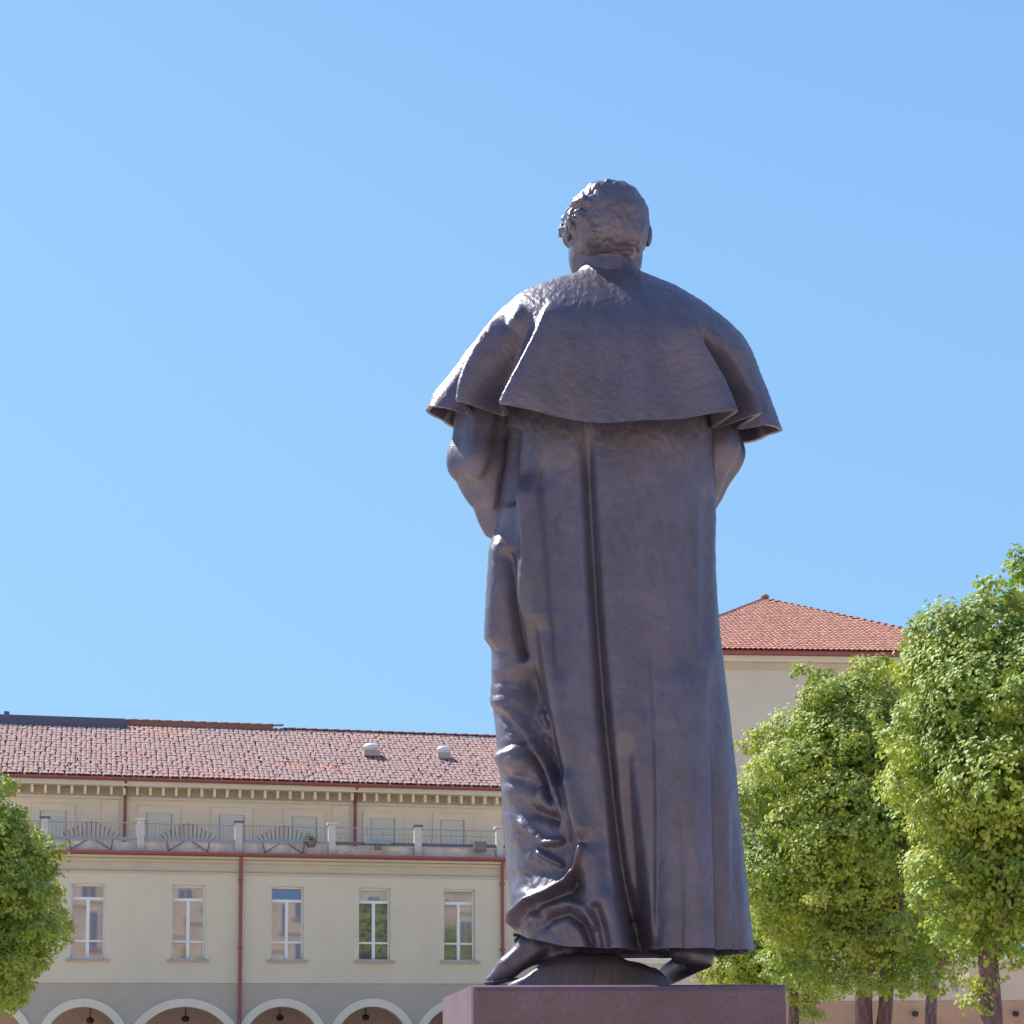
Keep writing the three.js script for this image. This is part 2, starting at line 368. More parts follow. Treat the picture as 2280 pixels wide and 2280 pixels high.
  for (const q of [-40, 100, 300, 437, 574, 722, 853, 985]) {
    const u = F.u(q, 1560, zA), w = 0.43, W = new THREE.Group(); W.name = 'attic_window'; B.add(W);
    const sur = new THREE.Shape(); sur.moveTo(u - w - 0.24, vFloor + 0.02); sur.lineTo(u - w - 0.24, vDoor + 0.22); sur.lineTo(u + w + 0.24, vDoor + 0.22); sur.lineTo(u + w + 0.24, vFloor + 0.02); sur.lineTo(u + w, vFloor + 0.02); sur.lineTo(u + w, vDoor); sur.lineTo(u - w, vDoor); sur.lineTo(u - w, vFloor + 0.02); sur.closePath();
    part('surround', metreUV(new THREE.ExtrudeGeometry(sur, { depth: 0.04, bevelEnabled: true, bevelSize: 0.012, bevelThickness: 0.012, bevelSegments: 1 }).translate(0, 0, zA + 0.015)), M.wallAttic, W);
    const n = 16, y0 = vFloor + 0.05, hgt = (vDoor - y0) / n;
    for (let k = 0; k < n; k++) part('shutter_slat', box(u - w + 0.042, u + w - 0.042, y0 + k * hgt + 0.004, y0 + (k + 1) * hgt - 0.004, zA + .004, zA + 0.022), M.shutter, W);
    for (const e of [-1, 1]) part('shutter_guide', box(u + e * (w - 0.026) - 0.012, u + e * (w - 0.026) + 0.012, y0, vDoor - 0.014, zA + .003, zA + 0.04), M.sill, W);
  }
  // roof
  const R = new THREE.Group(); R.name = 'roof'; B.add(R);
  const zE = zA + 0.62, run = 5.4, zR = zE - run, vR = F.v(q0, 1377, zR), rise = vR - vEave - 0.12, vE0 = vEave + 0.12, len = Math.hypot(run, rise), ang = Math.atan2(rise, run);
  const deck = new THREE.BufferGeometry();
  const prism = new THREE.Shape(); prism.moveTo(zE, vE0 - 0.05); prism.lineTo(zR, vR - 0.05); prism.lineTo(zR - run, vE0 - 0.05); prism.closePath();
  const deckG = new THREE.ExtrudeGeometry(prism, { depth: uR - uL, bevelEnabled: false }); deckG.rotateY(-Math.PI / 2); deckG.translate(uR, 0, 0);
  // rotateY(-90): shape x -> z
  part('roof_deck', metreUV(deckG), paint(lin(0.30, 0.185, 0.17), 0.95), R);
  const cols = [lin(0.305, 0.178, 0.163), lin(0.320, 0.190, 0.172), lin(0.295, 0.182, 0.170), lin(0.310, 0.205, 0.192), lin(0.350, 0.185, 0.158), lin(0.420, 0.195, 0.150), lin(0.285, 0.176, 0.168), lin(0.330, 0.222, 0.208)];
  const tw = 0.165, tl = 0.29, spots = [], nR = Math.ceil(len / tl), slope = new THREE.Matrix4().makeRotationX(ang);
  const uStep0 = F.u(235, 1370, zR), uStep1 = F.u(515, 1370, zR);
  for (let r = 0; r < nR; r++) for (let u = uL + tw / 2; u < uR; u += tw) {
    const s = (r + 1) * tl, y = vE0 + s * Math.sin(ang), z = zE - s * Math.cos(ang);
    if (u < uStep0 && s > len - 0.30) continue;
    const n1 = fbm(u * 0.35, r * 0.25, 2.2, 3), n2 = noise(u * 0.9, r * 0.7, 9);
    const patch = (u > uStep0 && u < uStep0 + 2.3 && r > nR - 5 && r < nR - 1) || (n1 > 0.42 && r < 6);
    const c = patch && rnd() < 0.65 ? 5 : n1 > 0.2 && rnd() < 0.5 ? 4 : [0, 1, 2, 3, 6, 7, 0, 1][Math.floor(rnd() * 8)];
    const m = new THREE.Matrix4().makeTranslation(u + gauss() * 0.012, y + rr(0, 0.012), z).multiply(slope).multiply(new THREE.Matrix4().makeRotationY(gauss() * 0.03));
    spots.push({ m, c, seen: (x, yy) => x < 1090 && yy < 1760 });
  }
  layTiles(R, spots, tileShape(tw, tl + 0.05, 0.008), cols, world);
  // ridge tiles, one course higher on the middle stretch; metal capping on the other
  const ridge = tileShape(0.30, 0.44, 0.025);
  const rm = [0, 2, 6].map((k) => new THREE.MeshStandardMaterial({ color: cols[k], roughness: 0.92 }));
  for (let u = uStep0, k = 0; u < uR; u += 0.40, k++) {
    const t = part('ridge_tile', ridge, rm[k % 3], R); t.rotation.y = Math.PI / 2; t.position.set(u, vR + (u < uStep1 ? 0.13 : 0.02), zR);
  }
  part('ridge_course', box(uStep0, uStep1, vR - 0.02, vR + 0.15, zR - 0.12, zR + 0.10), M.terracotta, R);
  part('metal_capping', box(uL, uStep0, vR - 0.36, vR + 0.13, zR - 0.1, zR + 0.42, 0.02), M.slate, R, 'dark grey metal sheet along the roof top');
  part('roof_cowl', cylinder(V(F.u(12, 1365, zR), vR + 0.1, zR), V(F.u(12, 1365, zR), vR + 0.30, zR), 0.12, 0.09, 10), M.slate, R);
  // snow stops
  const stop = new THREE.BoxGeometry(0.05, 0.10, 0.05);
  const sm = new THREE.MeshStandardMaterial({ color: lin(0.16, 0.05, 0.06), roughness: 0.7 });
  for (let r = 0; r < 3; r++) for (let u = uL + 0.4 + r * 0.3, k = 0; u < uR; u += 0.95, k++) {
    if (noise(u * 0.4, r * 3, 4) < -0.12) continue;
    const s = 0.5 + r * 0.75; const t = part('snow_stop', stop, sm, R); t.position.set(u, vE0 + s * Math.sin(ang) + 0.14, zE - s * Math.cos(ang)); t.rotation.x = ang;
  }
  // two roof vents
  for (const [q, y, w] of [[700, 1424, 0.36], [836, 1427, 0.28]]) {
    const W = new THREE.Group(); W.name = 'roof_vent'; R.add(W);
    const s = len * 0.52, yv = vE0 + s * Math.sin(ang), zv = zE - s * Math.cos(ang), u = F.u(q, y, zv);
    const prof = [[0.001, 0.34], [0.55 * w, 0.33], [0.74 * w, 0.25], [0.78 * w, 0.17], [0.5 * w, 0.16], [0.5 * w, -0.1]].map(([x, y]) => new THREE.Vector2(x, y)).reverse();
    const c = part('vent_cap', new THREE.LatheGeometry(prof, 16), M.white, R); c.position.set(u, yv + 0.08, zv);
    W.add(c); part('vent_collar', box(u - w * 0.8, u + w * 0.8, yv - 0.05, yv + 0.16, zv - w * 0.8, zv + w * 0.8), M.sill, W);
  }
  // planters standing on the terrace beam
  const planters = [['round_flower_pot', 'round dark flower pot with dry plant on the terrace railing', 586, 0.22], ['planter_trough', 'long blue grey planter trough on the terrace railing', 713, 0.40], ['square_planter', 'square dark planter at the end of the terrace railing', 905, 0.2]];
  planters.forEach(([n, l, q, w], i) => {
    const u = F.u(q, 1588, 0.16), pos = V(u, vBeam - 0.02, 0.2).applyMatrix4(world);
    const T = thing(n, l, 'planter', pos.toArray(), F.turn);
    if (i === 0) {
      part('pot', new THREE.LatheGeometry([[0.001, -0.16], [0.12, -0.16], [0.19, 0.0], [0.22, 0.02], [0.20, 0.03], [0.001, 0.02]].map(([x, y]) => new THREE.Vector2(x, y)), 18), M.iron, T);
      const tw = []; for (let k = 0; k < 46; k++) { const a = rr(0, 6.28), e = rr(0.2, 1.5), L = rr(0.15, 0.36); tw.push(cylinder(V(0, 0.02, 0), V(Math.cos(a) * Math.cos(e) * L, Math.sin(e) * L, Math.sin(a) * Math.cos(e) * L), 0.012, 0.005, 4)); }
      part('plant', mergeGeometries(tw), paint(lin(0.20, 0.17, 0.14), 0.9), T);
    } else {
      part('trough', box(-w, w, i === 1 ? -0.02 : -0.18, 0.13, -0.12, 0.12, 0.02), i === 1 ? M.beam : M.iron, T);
      part('bracket', box(-0.10, 0.10, -0.2, i === 1 ? -0.025 : -0.19, -0.08, 0.08, 0.02), M.iron, T);
    }
  });
}

// ------------------------------------------------------------------ tall building with hipped roof
{
  const F = new Facade(1790, 76, 0.085);
  const B = thing('hip_roof_building', 'tall plain cream building with hipped red tile roof behind the trees', 'building', F.o.toArray(), F.turn);
  const world = new THREE.Matrix4().makeRotationY(F.turn).setPosition(F.o);
  const OV = 0.75;
  const uA = F.at(1703, 1334, OV - 11.6)[0], uR = F.at(2256, 1452, OV)[0], uL = 2 * uA - uR, vE = F.at(1800, 1447, OV)[1];
  const v1 = F.at(1700, 1472, 0.3)[1], v2 = F.at(1700, 1492, 0)[1];
  const wl = uL + OV, wr = uR - OV, apexZ = OV - 11.6;
  const vA = F.at(1703, 1334, apexZ)[1];
  part('wall', box(wl, wr, 0, v2, -21, 0), M.wallTall, B);
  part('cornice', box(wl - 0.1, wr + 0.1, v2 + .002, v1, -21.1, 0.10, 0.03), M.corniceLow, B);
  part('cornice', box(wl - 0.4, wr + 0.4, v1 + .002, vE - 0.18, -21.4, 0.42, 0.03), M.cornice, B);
  part('gutter', box(uL, uR, vE - 0.177, vE - 0.02, -22, OV, 0.05), M.copper, B);
  const R = new THREE.Group(); R.name = 'roof'; B.add(R);
  const deck = new THREE.BufferGeometry();
  const A = [uA, vA, apexZ], c0 = [uL, vE, OV], c1 = [uR, vE, OV], c2 = [uR, vE, -22.4], c3 = [uL, vE, -22.4];
  deck.setAttribute('position', new THREE.Float32BufferAttribute([...c0, ...c1, ...A, ...c1, ...c2, ...A, ...c2, ...c3, ...A, ...c3, ...c0, ...A, ...c0, ...c2, ...c1, ...c0, ...c3, ...c2], 3));
  deck.computeVertexNormals(); 
  part('roof_deck', metreUV(deck), paint(lin(0.24, 0.095, 0.07), 0.95), R);
  const run = OV - apexZ, rise = vA - vE, len = Math.hypot(run, rise), ang = Math.atan2(rise, run), tw = 0.225, tl = 0.385;
  const cols = [lin(0.370, 0.152, 0.107), lin(0.407, 0.174, 0.122), lin(0.340, 0.141, 0.104), lin(0.385, 0.185, 0.137), lin(0.444, 0.200, 0.141)];
  const spots = [], slope = new THREE.Matrix4().makeRotationX(ang);
  for (let r = 0; r < len / tl - 1; r++) {
    const s = (r + 1) * tl, k = s / len, half = (uR - uL) / 2 * (1 - k);
    for (let u = uA - Math.floor(half / tw) * tw; u < uA + half - 0.05; u += tw) {
      const c = Math.floor(rnd() * 5);
      const m = new THREE.Matrix4().makeTranslation(u + gauss() * 0.005, vE + s * Math.sin(ang) + 0.01, OV - s * Math.cos(ang)).multiply(slope).multiply(new THREE.Matrix4().makeRotationY(gauss() * 0.012));
      spots.push({ m, c, seen: (x, y) => x > 1605 && x < 2120 && y < 1450 && y < 1420 + (2120 - x) * 0.2 });
    }
  }
  layTiles(R, spots, tileShape(tw, tl + 0.05, 0.02), cols, world);
  const hipShape = tileShape(0.30, 0.47, 0.05), hm = [0, 2].map((k) => new THREE.MeshStandardMaterial({ color: cols[k], roughness: 0.92 }));
  for (const c of [c0, c1]) {
    const a = V(...A), b = V(...c), d = b.clone().sub(a), L = d.length(); d.normalize();
    const side = V(0, 1, 0).cross(d).normalize(), up = d.clone().cross(side);
    const basis = new THREE.Matrix4().makeBasis(side, up, d);
    for (let s = 0.1, k = 0; s < L - 0.3; s += 0.43, k++) {
      const t = part('hip_tile', hipShape, hm[k % 2], R);
      t.applyMatrix4(new THREE.Matrix4().makeTranslation(...a.clone().addScaledVector(d, s).add(V(0, -0.02, 0)).toArray()).multiply(basis));
    }
  }
  part('finial_tile', new THREE.SphereGeometry(0.22, 12, 8).scale(1, 0.7, 1).translate(uA, vA + 0.1, apexZ), hm[0], R);
}

// ------------------------------------------------------------------ low wing behind the right-hand trees
{
  const F = new Facade(1900, 58, 0.06);
  const B = thing('low_wing', 'low pale wing with tan lower wall behind the tree trunks', 'building', F.o.toArray(), F.turn);
  const u0 = F.at(1250, 2200)[0], u1 = F.at(2700, 2200)[0], vB = F.at(1900, 2230)[1], vT = F.at(1900, 2145)[1];
  part('wall', box(u0, u1, vB, vT, -5, 0), plaster(lin(0.60, 0.475, 0.38), 31, 0.12), B);
  part('lower_wall', box(u0, u1, 0, vB - .003, -5, 0.05), M.tan, B, 'tan painted lower wall');
  part('coping', box(u0 - 0.1, u1 + 0.1, vT + .002, vT + 0.16, -5.1, 0.15, 0.03), M.cornice, B);
  for (const x of [1815, 2038, 2262]) {
    const L = new THREE.Group(); L.name = 'wall_lamp'; B.add(L);
    const [u, v] = F.at(x, 2257, 0.2);
    part('lamp_body', new THREE.LatheGeometry([[0.001, -0.10], [0.08, -0.08], [0.11, 0.0], [0.09, 0.06], [0.001, 0.09]].map(([a, b]) => new THREE.Vector2(a, b)), 12).translate(u, v, 0.2), M.dark, L);
    part('lamp_arm', cylinder(V(u, v + 0.04, 0.2), V(u, v + 0.04, 0.052), 0.02), M.dark, L);
  }
}

// ------------------------------------------------------------------ sunlit building across the courtyard, behind the camera: mirrored in the windows
{
  const B = thing('courtyard_building', 'sunlit cream building across the courtyard mirrored in the window panes', 'building', [20, 0, 30], Math.PI);
  const u0 = -48, u1 = 48, H = 19;
  part('wall', box(u0, u1, 0, H, -9, 0), M.rear, B);
  const prism = new THREE.Shape(); prism.moveTo(0.8, H); prism.lineTo(-4.5, H + 2.9); prism.lineTo(-9.8, H); prism.closePath();
  const rg = new THREE.ExtrudeGeometry(prism, { depth: u1 - u0 + 1, bevelEnabled: false }); rg.rotateY(-Math.PI / 2); rg.translate(u1 + 0.5, 0.01, 0);
  part('roof', metreUV(rg), paint(lin(0.42, 0.19, 0.14), 0.95), B);
  for (let f = 0; f < 4; f++) {
    part('string_course', box(u0, u1, 4.3 + f * 4.4, 4.5 + f * 4.4, .003, 0.12), M.trim, B);
    for (let u = u0 + 2; u < u1; u += 3.4) {
      const W = new THREE.Group(); W.name = 'window'; B.add(W);
      const y0 = 1.2 + f * 4.4;
      part('pane', box(u - 0.6, u + 0.6, y0, y0 + 2.3, .003, 0.02), M.glass, W);
      part('frame', mergeGeometries([box(u - 0.75, u - 0.6, y0, y0 + 2.3, .003, 0.1), box(u + 0.6, u + 0.75, y0, y0 + 2.3, .003, 0.1), box(u - 0.75, u + 0.75, y0 + 2.302, y0 + 2.5, .003, 0.1), box(u - 0.04, u + 0.04, y0, y0 + 2.3, .022, 0.06)]), M.white, W);
      part('sill', box(u - 0.85, u + 0.85, y0 - 0.12, y0 - .002, .003, 0.16), M.sill, W);
    }
  }
}

// ------------------------------------------------------------------ pedestal
const ZS = -8.05, ZF = -7.3;                                       // middle of the statue, front of the pedestal
const pedTop = rayToZ(1180 * K, 1857 * K, ZF).y;
const granite = (() => {
  const a = mottle(41, 0.25), b = mottle(42, 0.3, [1, 1], [90, 140, 200, 250]);
  const map = texture(512, (i, j) => { const k = a(i, j) * b(i, j); return [0.37 * k, 0.285 * k, 0.335 * k]; }, { repeat: 1.1 });
  return new THREE.MeshStandardMaterial({ map, roughness: 0.55 });
})();
{
  const xl = rayToZ(890 * K, 1870 * K, ZF).x, xr = rayToZ(1490 * K, 1870 * K, ZF).x, turn = 0.10;
  const T = thing('stone_pedestal', 'reddish grey polished stone pedestal under the bronze statue', 'pedestal', [xl, 0, ZF], turn);
  const w = (xr - xl) / Math.cos(turn) + 0.01;
  part('top_block', box(0, w, pedTop - 0.62, pedTop, -1.95, 0, 0.025), granite, T);
  part('shaft', box(0.05, w - 0.05, 0.46, pedTop - 0.623, -1.9, -0.05, 0.01), granite, T);
  part('base_step', box(-0.18, w + 0.18, 0.2, 0.457, -2.13, 0.18, 0.02), granite, T);
  part('base_step', box(-0.38, w + 0.38, 0, 0.197, -2.33, 0.38, 0.02), granite, T);
}

// ------------------------------------------------------------------ bronze statue
const OX = rayToZ(1150 * K, 1800 * K, ZS).x;
const ST = thing('bronze_statue', 'dark bronze statue of a man in a long cassock and short cape on the pedestal', 'statue', [OX, pedTop, ZS]);
// view pixel on the plane z metres towards the camera from the statue's middle -> statue axes
const P = (q, y, z = 0) => { const p = rayToZ(q * K, y * K, ZS + z); return V(p.x - OX, p.y - pedTop, z); };
const wp = V();
const toQ = (v) => { wp.set(v.x + OX, v.y + pedTop, v.z + ZS); const [x, y] = toPixel(wp); return [x / K, y / K]; };
const bronzeOf = (seed, rough = 0.5) => {
  const big = mottle(seed, 0.45), streak = mottle(seed + 3, 0.5, [1, 1], [9, 21, 40, 71]), fine = mottle(seed + 7, 1.0, [1, 1], [60, 110, 170, 240]);
  const map = texture(512, (i, j) => { const k = 0.6 * big(i, j) + 0.4 * streak(i, j * 0.25 | 0); const g = big(j, i) - 1; return [0.375 * k * (1 + g * 0.15), 0.35 * k * (1 + g * 0.05), 0.41 * k * (1 - g * 0.12)]; }, { repeat: 0.9 });
  const rm = texture(512, (i, j) => [0, clamp(rough + (fine(i, j) - 1) * 0.35 + (big(i, j) - 1) * 0.4), 0], { srgb: false, repeat: 0.9 });
  const bump = texture(512, (i, j) => [0.5 * fine(i, j)], { srgb: false, repeat: 2.3 });
  return new THREE.MeshStandardMaterial({ map, roughness: 1, roughnessMap: rm, metalness: 0.42, bumpMap: bump, bumpScale: 0.003 });
};
const bronze = bronzeOf(51, 0.42), bronzeHair = bronzeOf(61, 0.38);

// --- fold lines: distance to a polyline in view pixels
function along(pts, x, y) {
  let best = 1e9, side = 1, t = 0, total = 0; const L = [];
  for (let i = 0; i + 1 < pts.length; i++) { L.push(Math.hypot(pts[i + 1][0] - pts[i][0], pts[i + 1][1] - pts[i][1])); total += L[i]; }
  let run = 0;
  for (let i = 0; i + 1 < pts.length; i++) {
    const [ax, ay] = pts[i], [bx, by] = pts[i + 1], dx = bx - ax, dy = by - ay;
    const k = clamp(((x - ax) * dx + (y - ay) * dy) / (L[i] * L[i])), ex = x - ax - k * dx, ey = y - ay - k * dy, d = Math.hypot(ex, ey);
    if (d < best) { best = d; side = Math.sign(dy * ex - dx * ey) || 1; t = (run + k * L[i]) / total; }   // for a line drawn downwards: + is to the right
    run += L[i];
  }
  return [best, side, t];
}
// f: points, wl/wr = widths to the left and right of the line, a0..a1 = height at its start and end, taper
function fold(f, x, y) {
  const b = f.box ?? (f.box = f.p.reduce((m, [px, py]) => [Math.min(m[0], px), Math.max(m[1], px), Math.min(m[2], py), Math.max(m[3], py)], [1e9, -1e9, 1e9, -1e9]));
  const far = 3.2 * Math.max(f.wl, f.wr);
  if (x < b[0] - far || x > b[1] + far || y < b[2] - far || y > b[3] + far) return 0;
  const [d, s, t] = along(f.p, x, y), w = (s < 0 ? f.wl : f.wr) * (f.grow ? lerp(0.45, 1, t) : 1);
  const e = f.open ? 1 : smooth(0, f.in ?? 0.12, t) * (f.out === 0 ? 1 : 1 - smooth(1 - (f.out ?? 0.12), 1, t));
  return lerp(f.a0, f.a1, t) * e * (f.sharp ? Math.exp(-d / w) : Math.exp(-d * d / (2 * w * w)));
}
// surface of rings: make(a, t) gives the bare point, bend(point, a, t) moves it; doubled inwards where thick
function ringSurface(na, nt, make, push, uvScale) {
  const base = [], p = new Float32Array((na + 1) * (nt + 1) * 3), uv = new Float32Array((na + 1) * (nt + 1) * 2);
  for (let j = 0; j <= nt; j++) for (let i = 0; i <= na; i++) base.push(make(i / na * Math.PI * 2, j / nt));
  const at = (i, j) => base[clamp(j, 0, nt) * (na + 1) + ((i % na) + na) % na];
  const n = V(), du = V(), dv = V();
  for (let j = 0; j <= nt; j++) for (let i = 0; i <= na; i++) {
    du.subVectors(at(i + 2, j), at(i - 2, j)); dv.subVectors(at(i, j + 2), at(i, j - 2));
    n.crossVectors(du, dv).normalize();
    const b = at(i, j), k = j * (na + 1) + i;
    if (n.x * b.x + n.z * b.z < 0) n.negate();
    const q = b.clone().addScaledVector(n, push(b, i / na * Math.PI * 2, j / nt));
    p.set([q.x, q.y, q.z], k * 3);
    uv[k * 2] = i / na * uvScale[0]; uv[k * 2 + 1] = b.y * uvScale[1];
  }
  const ix = [];
  for (let j = 0; j < nt; j++) for (let i = 0; i < na; i++) { const a = j * (na + 1) + i, b = a + 1, c = a + na + 1, d = c + 1; ix.push(a, b, c, b, d, c); }
  const g = new THREE.BufferGeometry(); g.setAttribute('position', new THREE.BufferAttribute(p, 3)); g.setAttribute('uv', new THREE.BufferAttribute(uv, 2)); g.setIndex(ix); g.computeVertexNormals();
  // weld the seam's normals
  const nn = g.attributes.normal;
  for (let j = 0; j <= nt; j++) { const a = j * (na + 1), b = a + na; n.fromBufferAttribute(nn, a).add(du.fromBufferAttribute(nn, b)).normalize(); nn.setXYZ(a, n.x, n.y, n.z); nn.setXYZ(b, n.x, n.y, n.z); }
  return g;
}
const table = (rows, k, y) => { for (let i = 0; i + 1 < rows.length; i++) if (y <= rows[i + 1][0] || i + 2 === rows.length) { const t = clamp((y - rows[i][0]) / (rows[i + 1][0] - rows[i][0])); return lerp(rows[i][k], rows[i + 1][k], t); } };
const softTable = (rows, k, y) => (table(rows, k, y - 22) + 2 * table(rows, k, y) + table(rows, k, y + 22)) / 4;

// --- cassock
{
  // view row: left edge, right edge, half depth in metres
  const edge = [[640, 975, 1330, 0.33], [720, 958, 1345, 0.33], [800, 950, 1350, 0.33], [900, 940, 1350, 0.33], [1030, 934, 1349, 0.345], [1130, 928, 1351, 0.36], [1200, 927, 1357, 0.37], [1250, 927, 1363, 0.38], [1330, 929, 1372, 0.39], [1400, 936, 1380, 0.40],
    [1480, 944, 1389, 0.41], [1580, 951, 1398, 0.42], [1680, 959, 1408, 0.43], [1760, 967, 1417, 0.435], [1830, 973, 1424, 0.44]];
  const hemY = [[940, 1752], [972, 1758], [1000, 1776], [1060, 1794], [1140, 1800], [1240, 1801], [1330, 1799], [1385, 1797], [1425, 1786]];
  const folds = [
    // long groove down the back, its lips
    { p: [[1106, 770], [1114, 950], [1126, 1150], [1140, 1330], [1157, 1500], [1178, 1650], [1203, 1750], [1222, 1815]], wl: 12, wr: 7, a0: -0.04, a1: -0.085, out: 0 },
    { p: [[1092, 790], [1100, 950], [1112, 1150], [1126, 1330], [1142, 1500], [1158, 1620]], wl: 20, wr: 8, a0: 0.010, a1: 0.03 },
    { p: [[1130, 800], [1138, 1000], [1150, 1200], [1165, 1380], [1188, 1520]], wl: 8, wr: 30, a0: 0.012, a1: 0.012 },
    // deep valley low on the back and the panel beside it
    { p: [[1178, 1380], [1190, 1520], [1200, 1620], [1212, 1740], [1225, 1815]], wl: 27, wr: 9, a0: -0.03, a1: -0.15, out: 0 },
    { p: [[1100, 1590], [1130, 1680], [1160, 1750], [1172, 1815]], wl: 22, wr: 30, a0: 0.03, a1: 0.065, out: 0 },
    { p: [[1255, 1250], [1262, 1450], [1262, 1650], [1256, 1815]], wl: 14, wr: 55, a0: 0.012, a1: 0.05, out: 0 },
    { p: [[1345, 1250], [1350, 1450], [1356, 1650], [1362, 1815]], wl: 7, wr: 10, a0: -0.012, a1: -0.045, out: 0 },
    { p: [[1383, 1500], [1388, 1650], [1393, 1815]], wl: 5, wr: 6, a0: -0.006, a1: -0.03, out: 0 },
    { p: [[1310, 1400], [1316, 1815]], wl: 14, wr: 16, a0: 0, a1: 0.018, out: 0 },
    { p: [[1228, 1180], [1238, 1350], [1243, 1550], [1240, 1815]], wl: 5, wr: 16, a0: -0.006, a1: -0.04, out: 0 },
    { p: [[1284, 1520], [1290, 1680], [1290, 1815]], wl: 4, wr: 11, a0: -0.004, a1: -0.022, out: 0 },
    { p: [[1338, 900], [1336, 1050], [1338, 1250]], wl: 9, wr: 5, a0: -0.02, a1: -0.02 },
    { p: [[1080, 840], [1086, 1000], [1096, 1200]], wl: 12, wr: 4, a0: -0.012, a1: -0.010 },
    { p: [[1020, 850], [1030, 960], [1040, 1120], [1056, 1300]], wl: 5, wr: 14, a0: -0.02, a1: -0.014 },
    { p: [[1128, 1420], [1138, 1560], [1150, 1700]], wl: 12, wr: 4, a0: -0.008, a1: -0.03 },
    { p: [[1200, 820], [1212, 1050], [1226, 1250], [1232, 1380]], wl: 26, wr: 26, a0: 0.006, a1: -0.012 },
    { p: [[1290, 830], [1296, 1100], [1300, 1300]], wl: 20, wr: 20, a0: -0.010, a1: -0.008 },
    { p: [[1050, 830], [1056, 1000], [1062, 1200], [1080, 1400]], wl: 24, wr: 24, a0: -0.006, a1: -0.014 },
    // edge of the back panel towards the bent leg
    { p: [[1002, 1030], [1012, 1120], [1030, 1250], [1054, 1400], [1074, 1500], [1093, 1590]], wl: 7, wr: 16, a0: 0.005, a1: 0.05, out: 0.05 },
    // upper left pleats catching the sun
    { p: [[985, 885], [996, 960], [1000, 1040], [992, 1130], [1000, 1200]], wl: 10, wr: 24, a0: 0.085, a1: 0.05, in: 0.2 },
    { p: [[948, 985], [944, 1060], [938, 1150], [934, 1230]], wl: 12, wr: 10, a0: 0.045, a1: 0.045, in: 0.25 },
    { p: [[958, 1030], [964, 1100], [966, 1180], [972, 1250]], wl: 5, wr: 7, a0: -0.035, a1: -0.06 },
    { p: [[965, 800], [962, 880], [968, 960]], wl: 12, wr: 9, a0: -0.05, a1: -0.03 },
    // diagonal folds over the bent leg
    { p: [[922, 1250], [940, 1320], [968, 1375], [1008, 1432], [1040, 1490], [1062, 1560]], wl: 8, wr: 7, a0: 0.015, a1: 0.05, in: 0.3 },
    { p: [[930, 1330], [960, 1385], [1000, 1450], [1030, 1520]], wl: 7, wr: 6, a0: -0.03, a1: -0.05 },
    { p: [[968, 1250], [1000, 1330], [1030, 1400], [1056, 1480]], wl: 22, wr: 18, a0: -0.06, a1: -0.06 },
    { p: [[950, 1405], [965, 1432], [985, 1438]], wl: 20, wr: 22, a0: 0.035, a1: 0.05, in: 0.3, out: 0.3 },
    { p: [[940, 1462], [970, 1470], [1000, 1490]], wl: 9, wr: 9, a0: -0.03, a1: -0.03 },
    { p: [[1008, 1330], [1002, 1345], [1016, 1372]], wl: 7, wr: 7, a0: 0.03, a1: 0.03, in: 0.3, out: 0.3 },
    { p: [[1000, 1465], [1014, 1500], [1030, 1535]], wl: 10, wr: 6, a0: 0.03, a1: 0.02, in: 0.3 },
    { p: [[950, 1530], [975, 1562], [1010, 1588], [1060, 1583]], wl: 4.5, wr: 5, a0: 0.02, a1: 0.035, in: 0.3 },
    { p: [[985, 1600], [1020, 1618], [1058, 1632]], wl: 4, wr: 5, a0: 0.03, a1: 0.03, in: 0.3 },
    { p: [[965, 1510], [985, 1530], [1050, 1545]], wl: 9, wr: 9, a0: -0.03, a1: -0.04, in: 0.3 },
    // hem swept round the ankle
    { p: [[1100, 1590], [1088, 1630], [1062, 1660], [1030, 1680], [1000, 1694], [982, 1722], [970, 1760]], wl: 5, wr: 5, a0: 0.08, a1: 0.06, in: 0.05 },
    { p: [[1094, 1650], [1070, 1684], [1030, 1702], [1004, 1730]], wl: 9, wr: 9, a0: -0.05, a1: -0.04, in: 0.2 },
    { p: [[1000, 1742], [1020, 1715], [1062, 1700], [1100, 1712], [1128, 1760]], wl: 6, wr: 6, a0: 0.03, a1: 0.03, in: 0.2 },
    { p: [[1010, 1765], [1036, 1735], [1072, 1724], [1102, 1745], [1120, 1795]], wl: 6, wr: 7, a0: -0.035, a1: -0.05, in: 0.2 },
    { p: [[1122, 1700], [1138, 1750], [1150, 1815]], wl: 9, wr: 7, a0: -0.03, a1: -0.06, out: 0 },
  ];
  const make = (a, t) => {
    const c = Math.cos(a), s = Math.sin(a);
    const x0 = lerp(1180, s > 0 ? 1165 : 1180, Math.abs(s)) + c * 200;
    const yq = lerp(640, 1830, t), hem = table(hemY, 1, x0) ;
    const yy = lerp(640, hem, Math.pow(t, 1)) * t + yq * (1 - t);
    const l = softTable(edge, 1, yy), r = softTable(edge, 2, yy), d = softTable(edge, 3, yy);
    const A = P(l, yy), B = P(r, yy), xc = (A.x + B.x) / 2, w = (B.x - A.x) / 2, e = 0.82;
    return V(xc + w * Math.sign(c) * Math.pow(Math.abs(c), e), A.y, d * Math.sign(s) * Math.pow(Math.abs(s), e) * (s > 0 ? 0.92 : 1.05));
  };
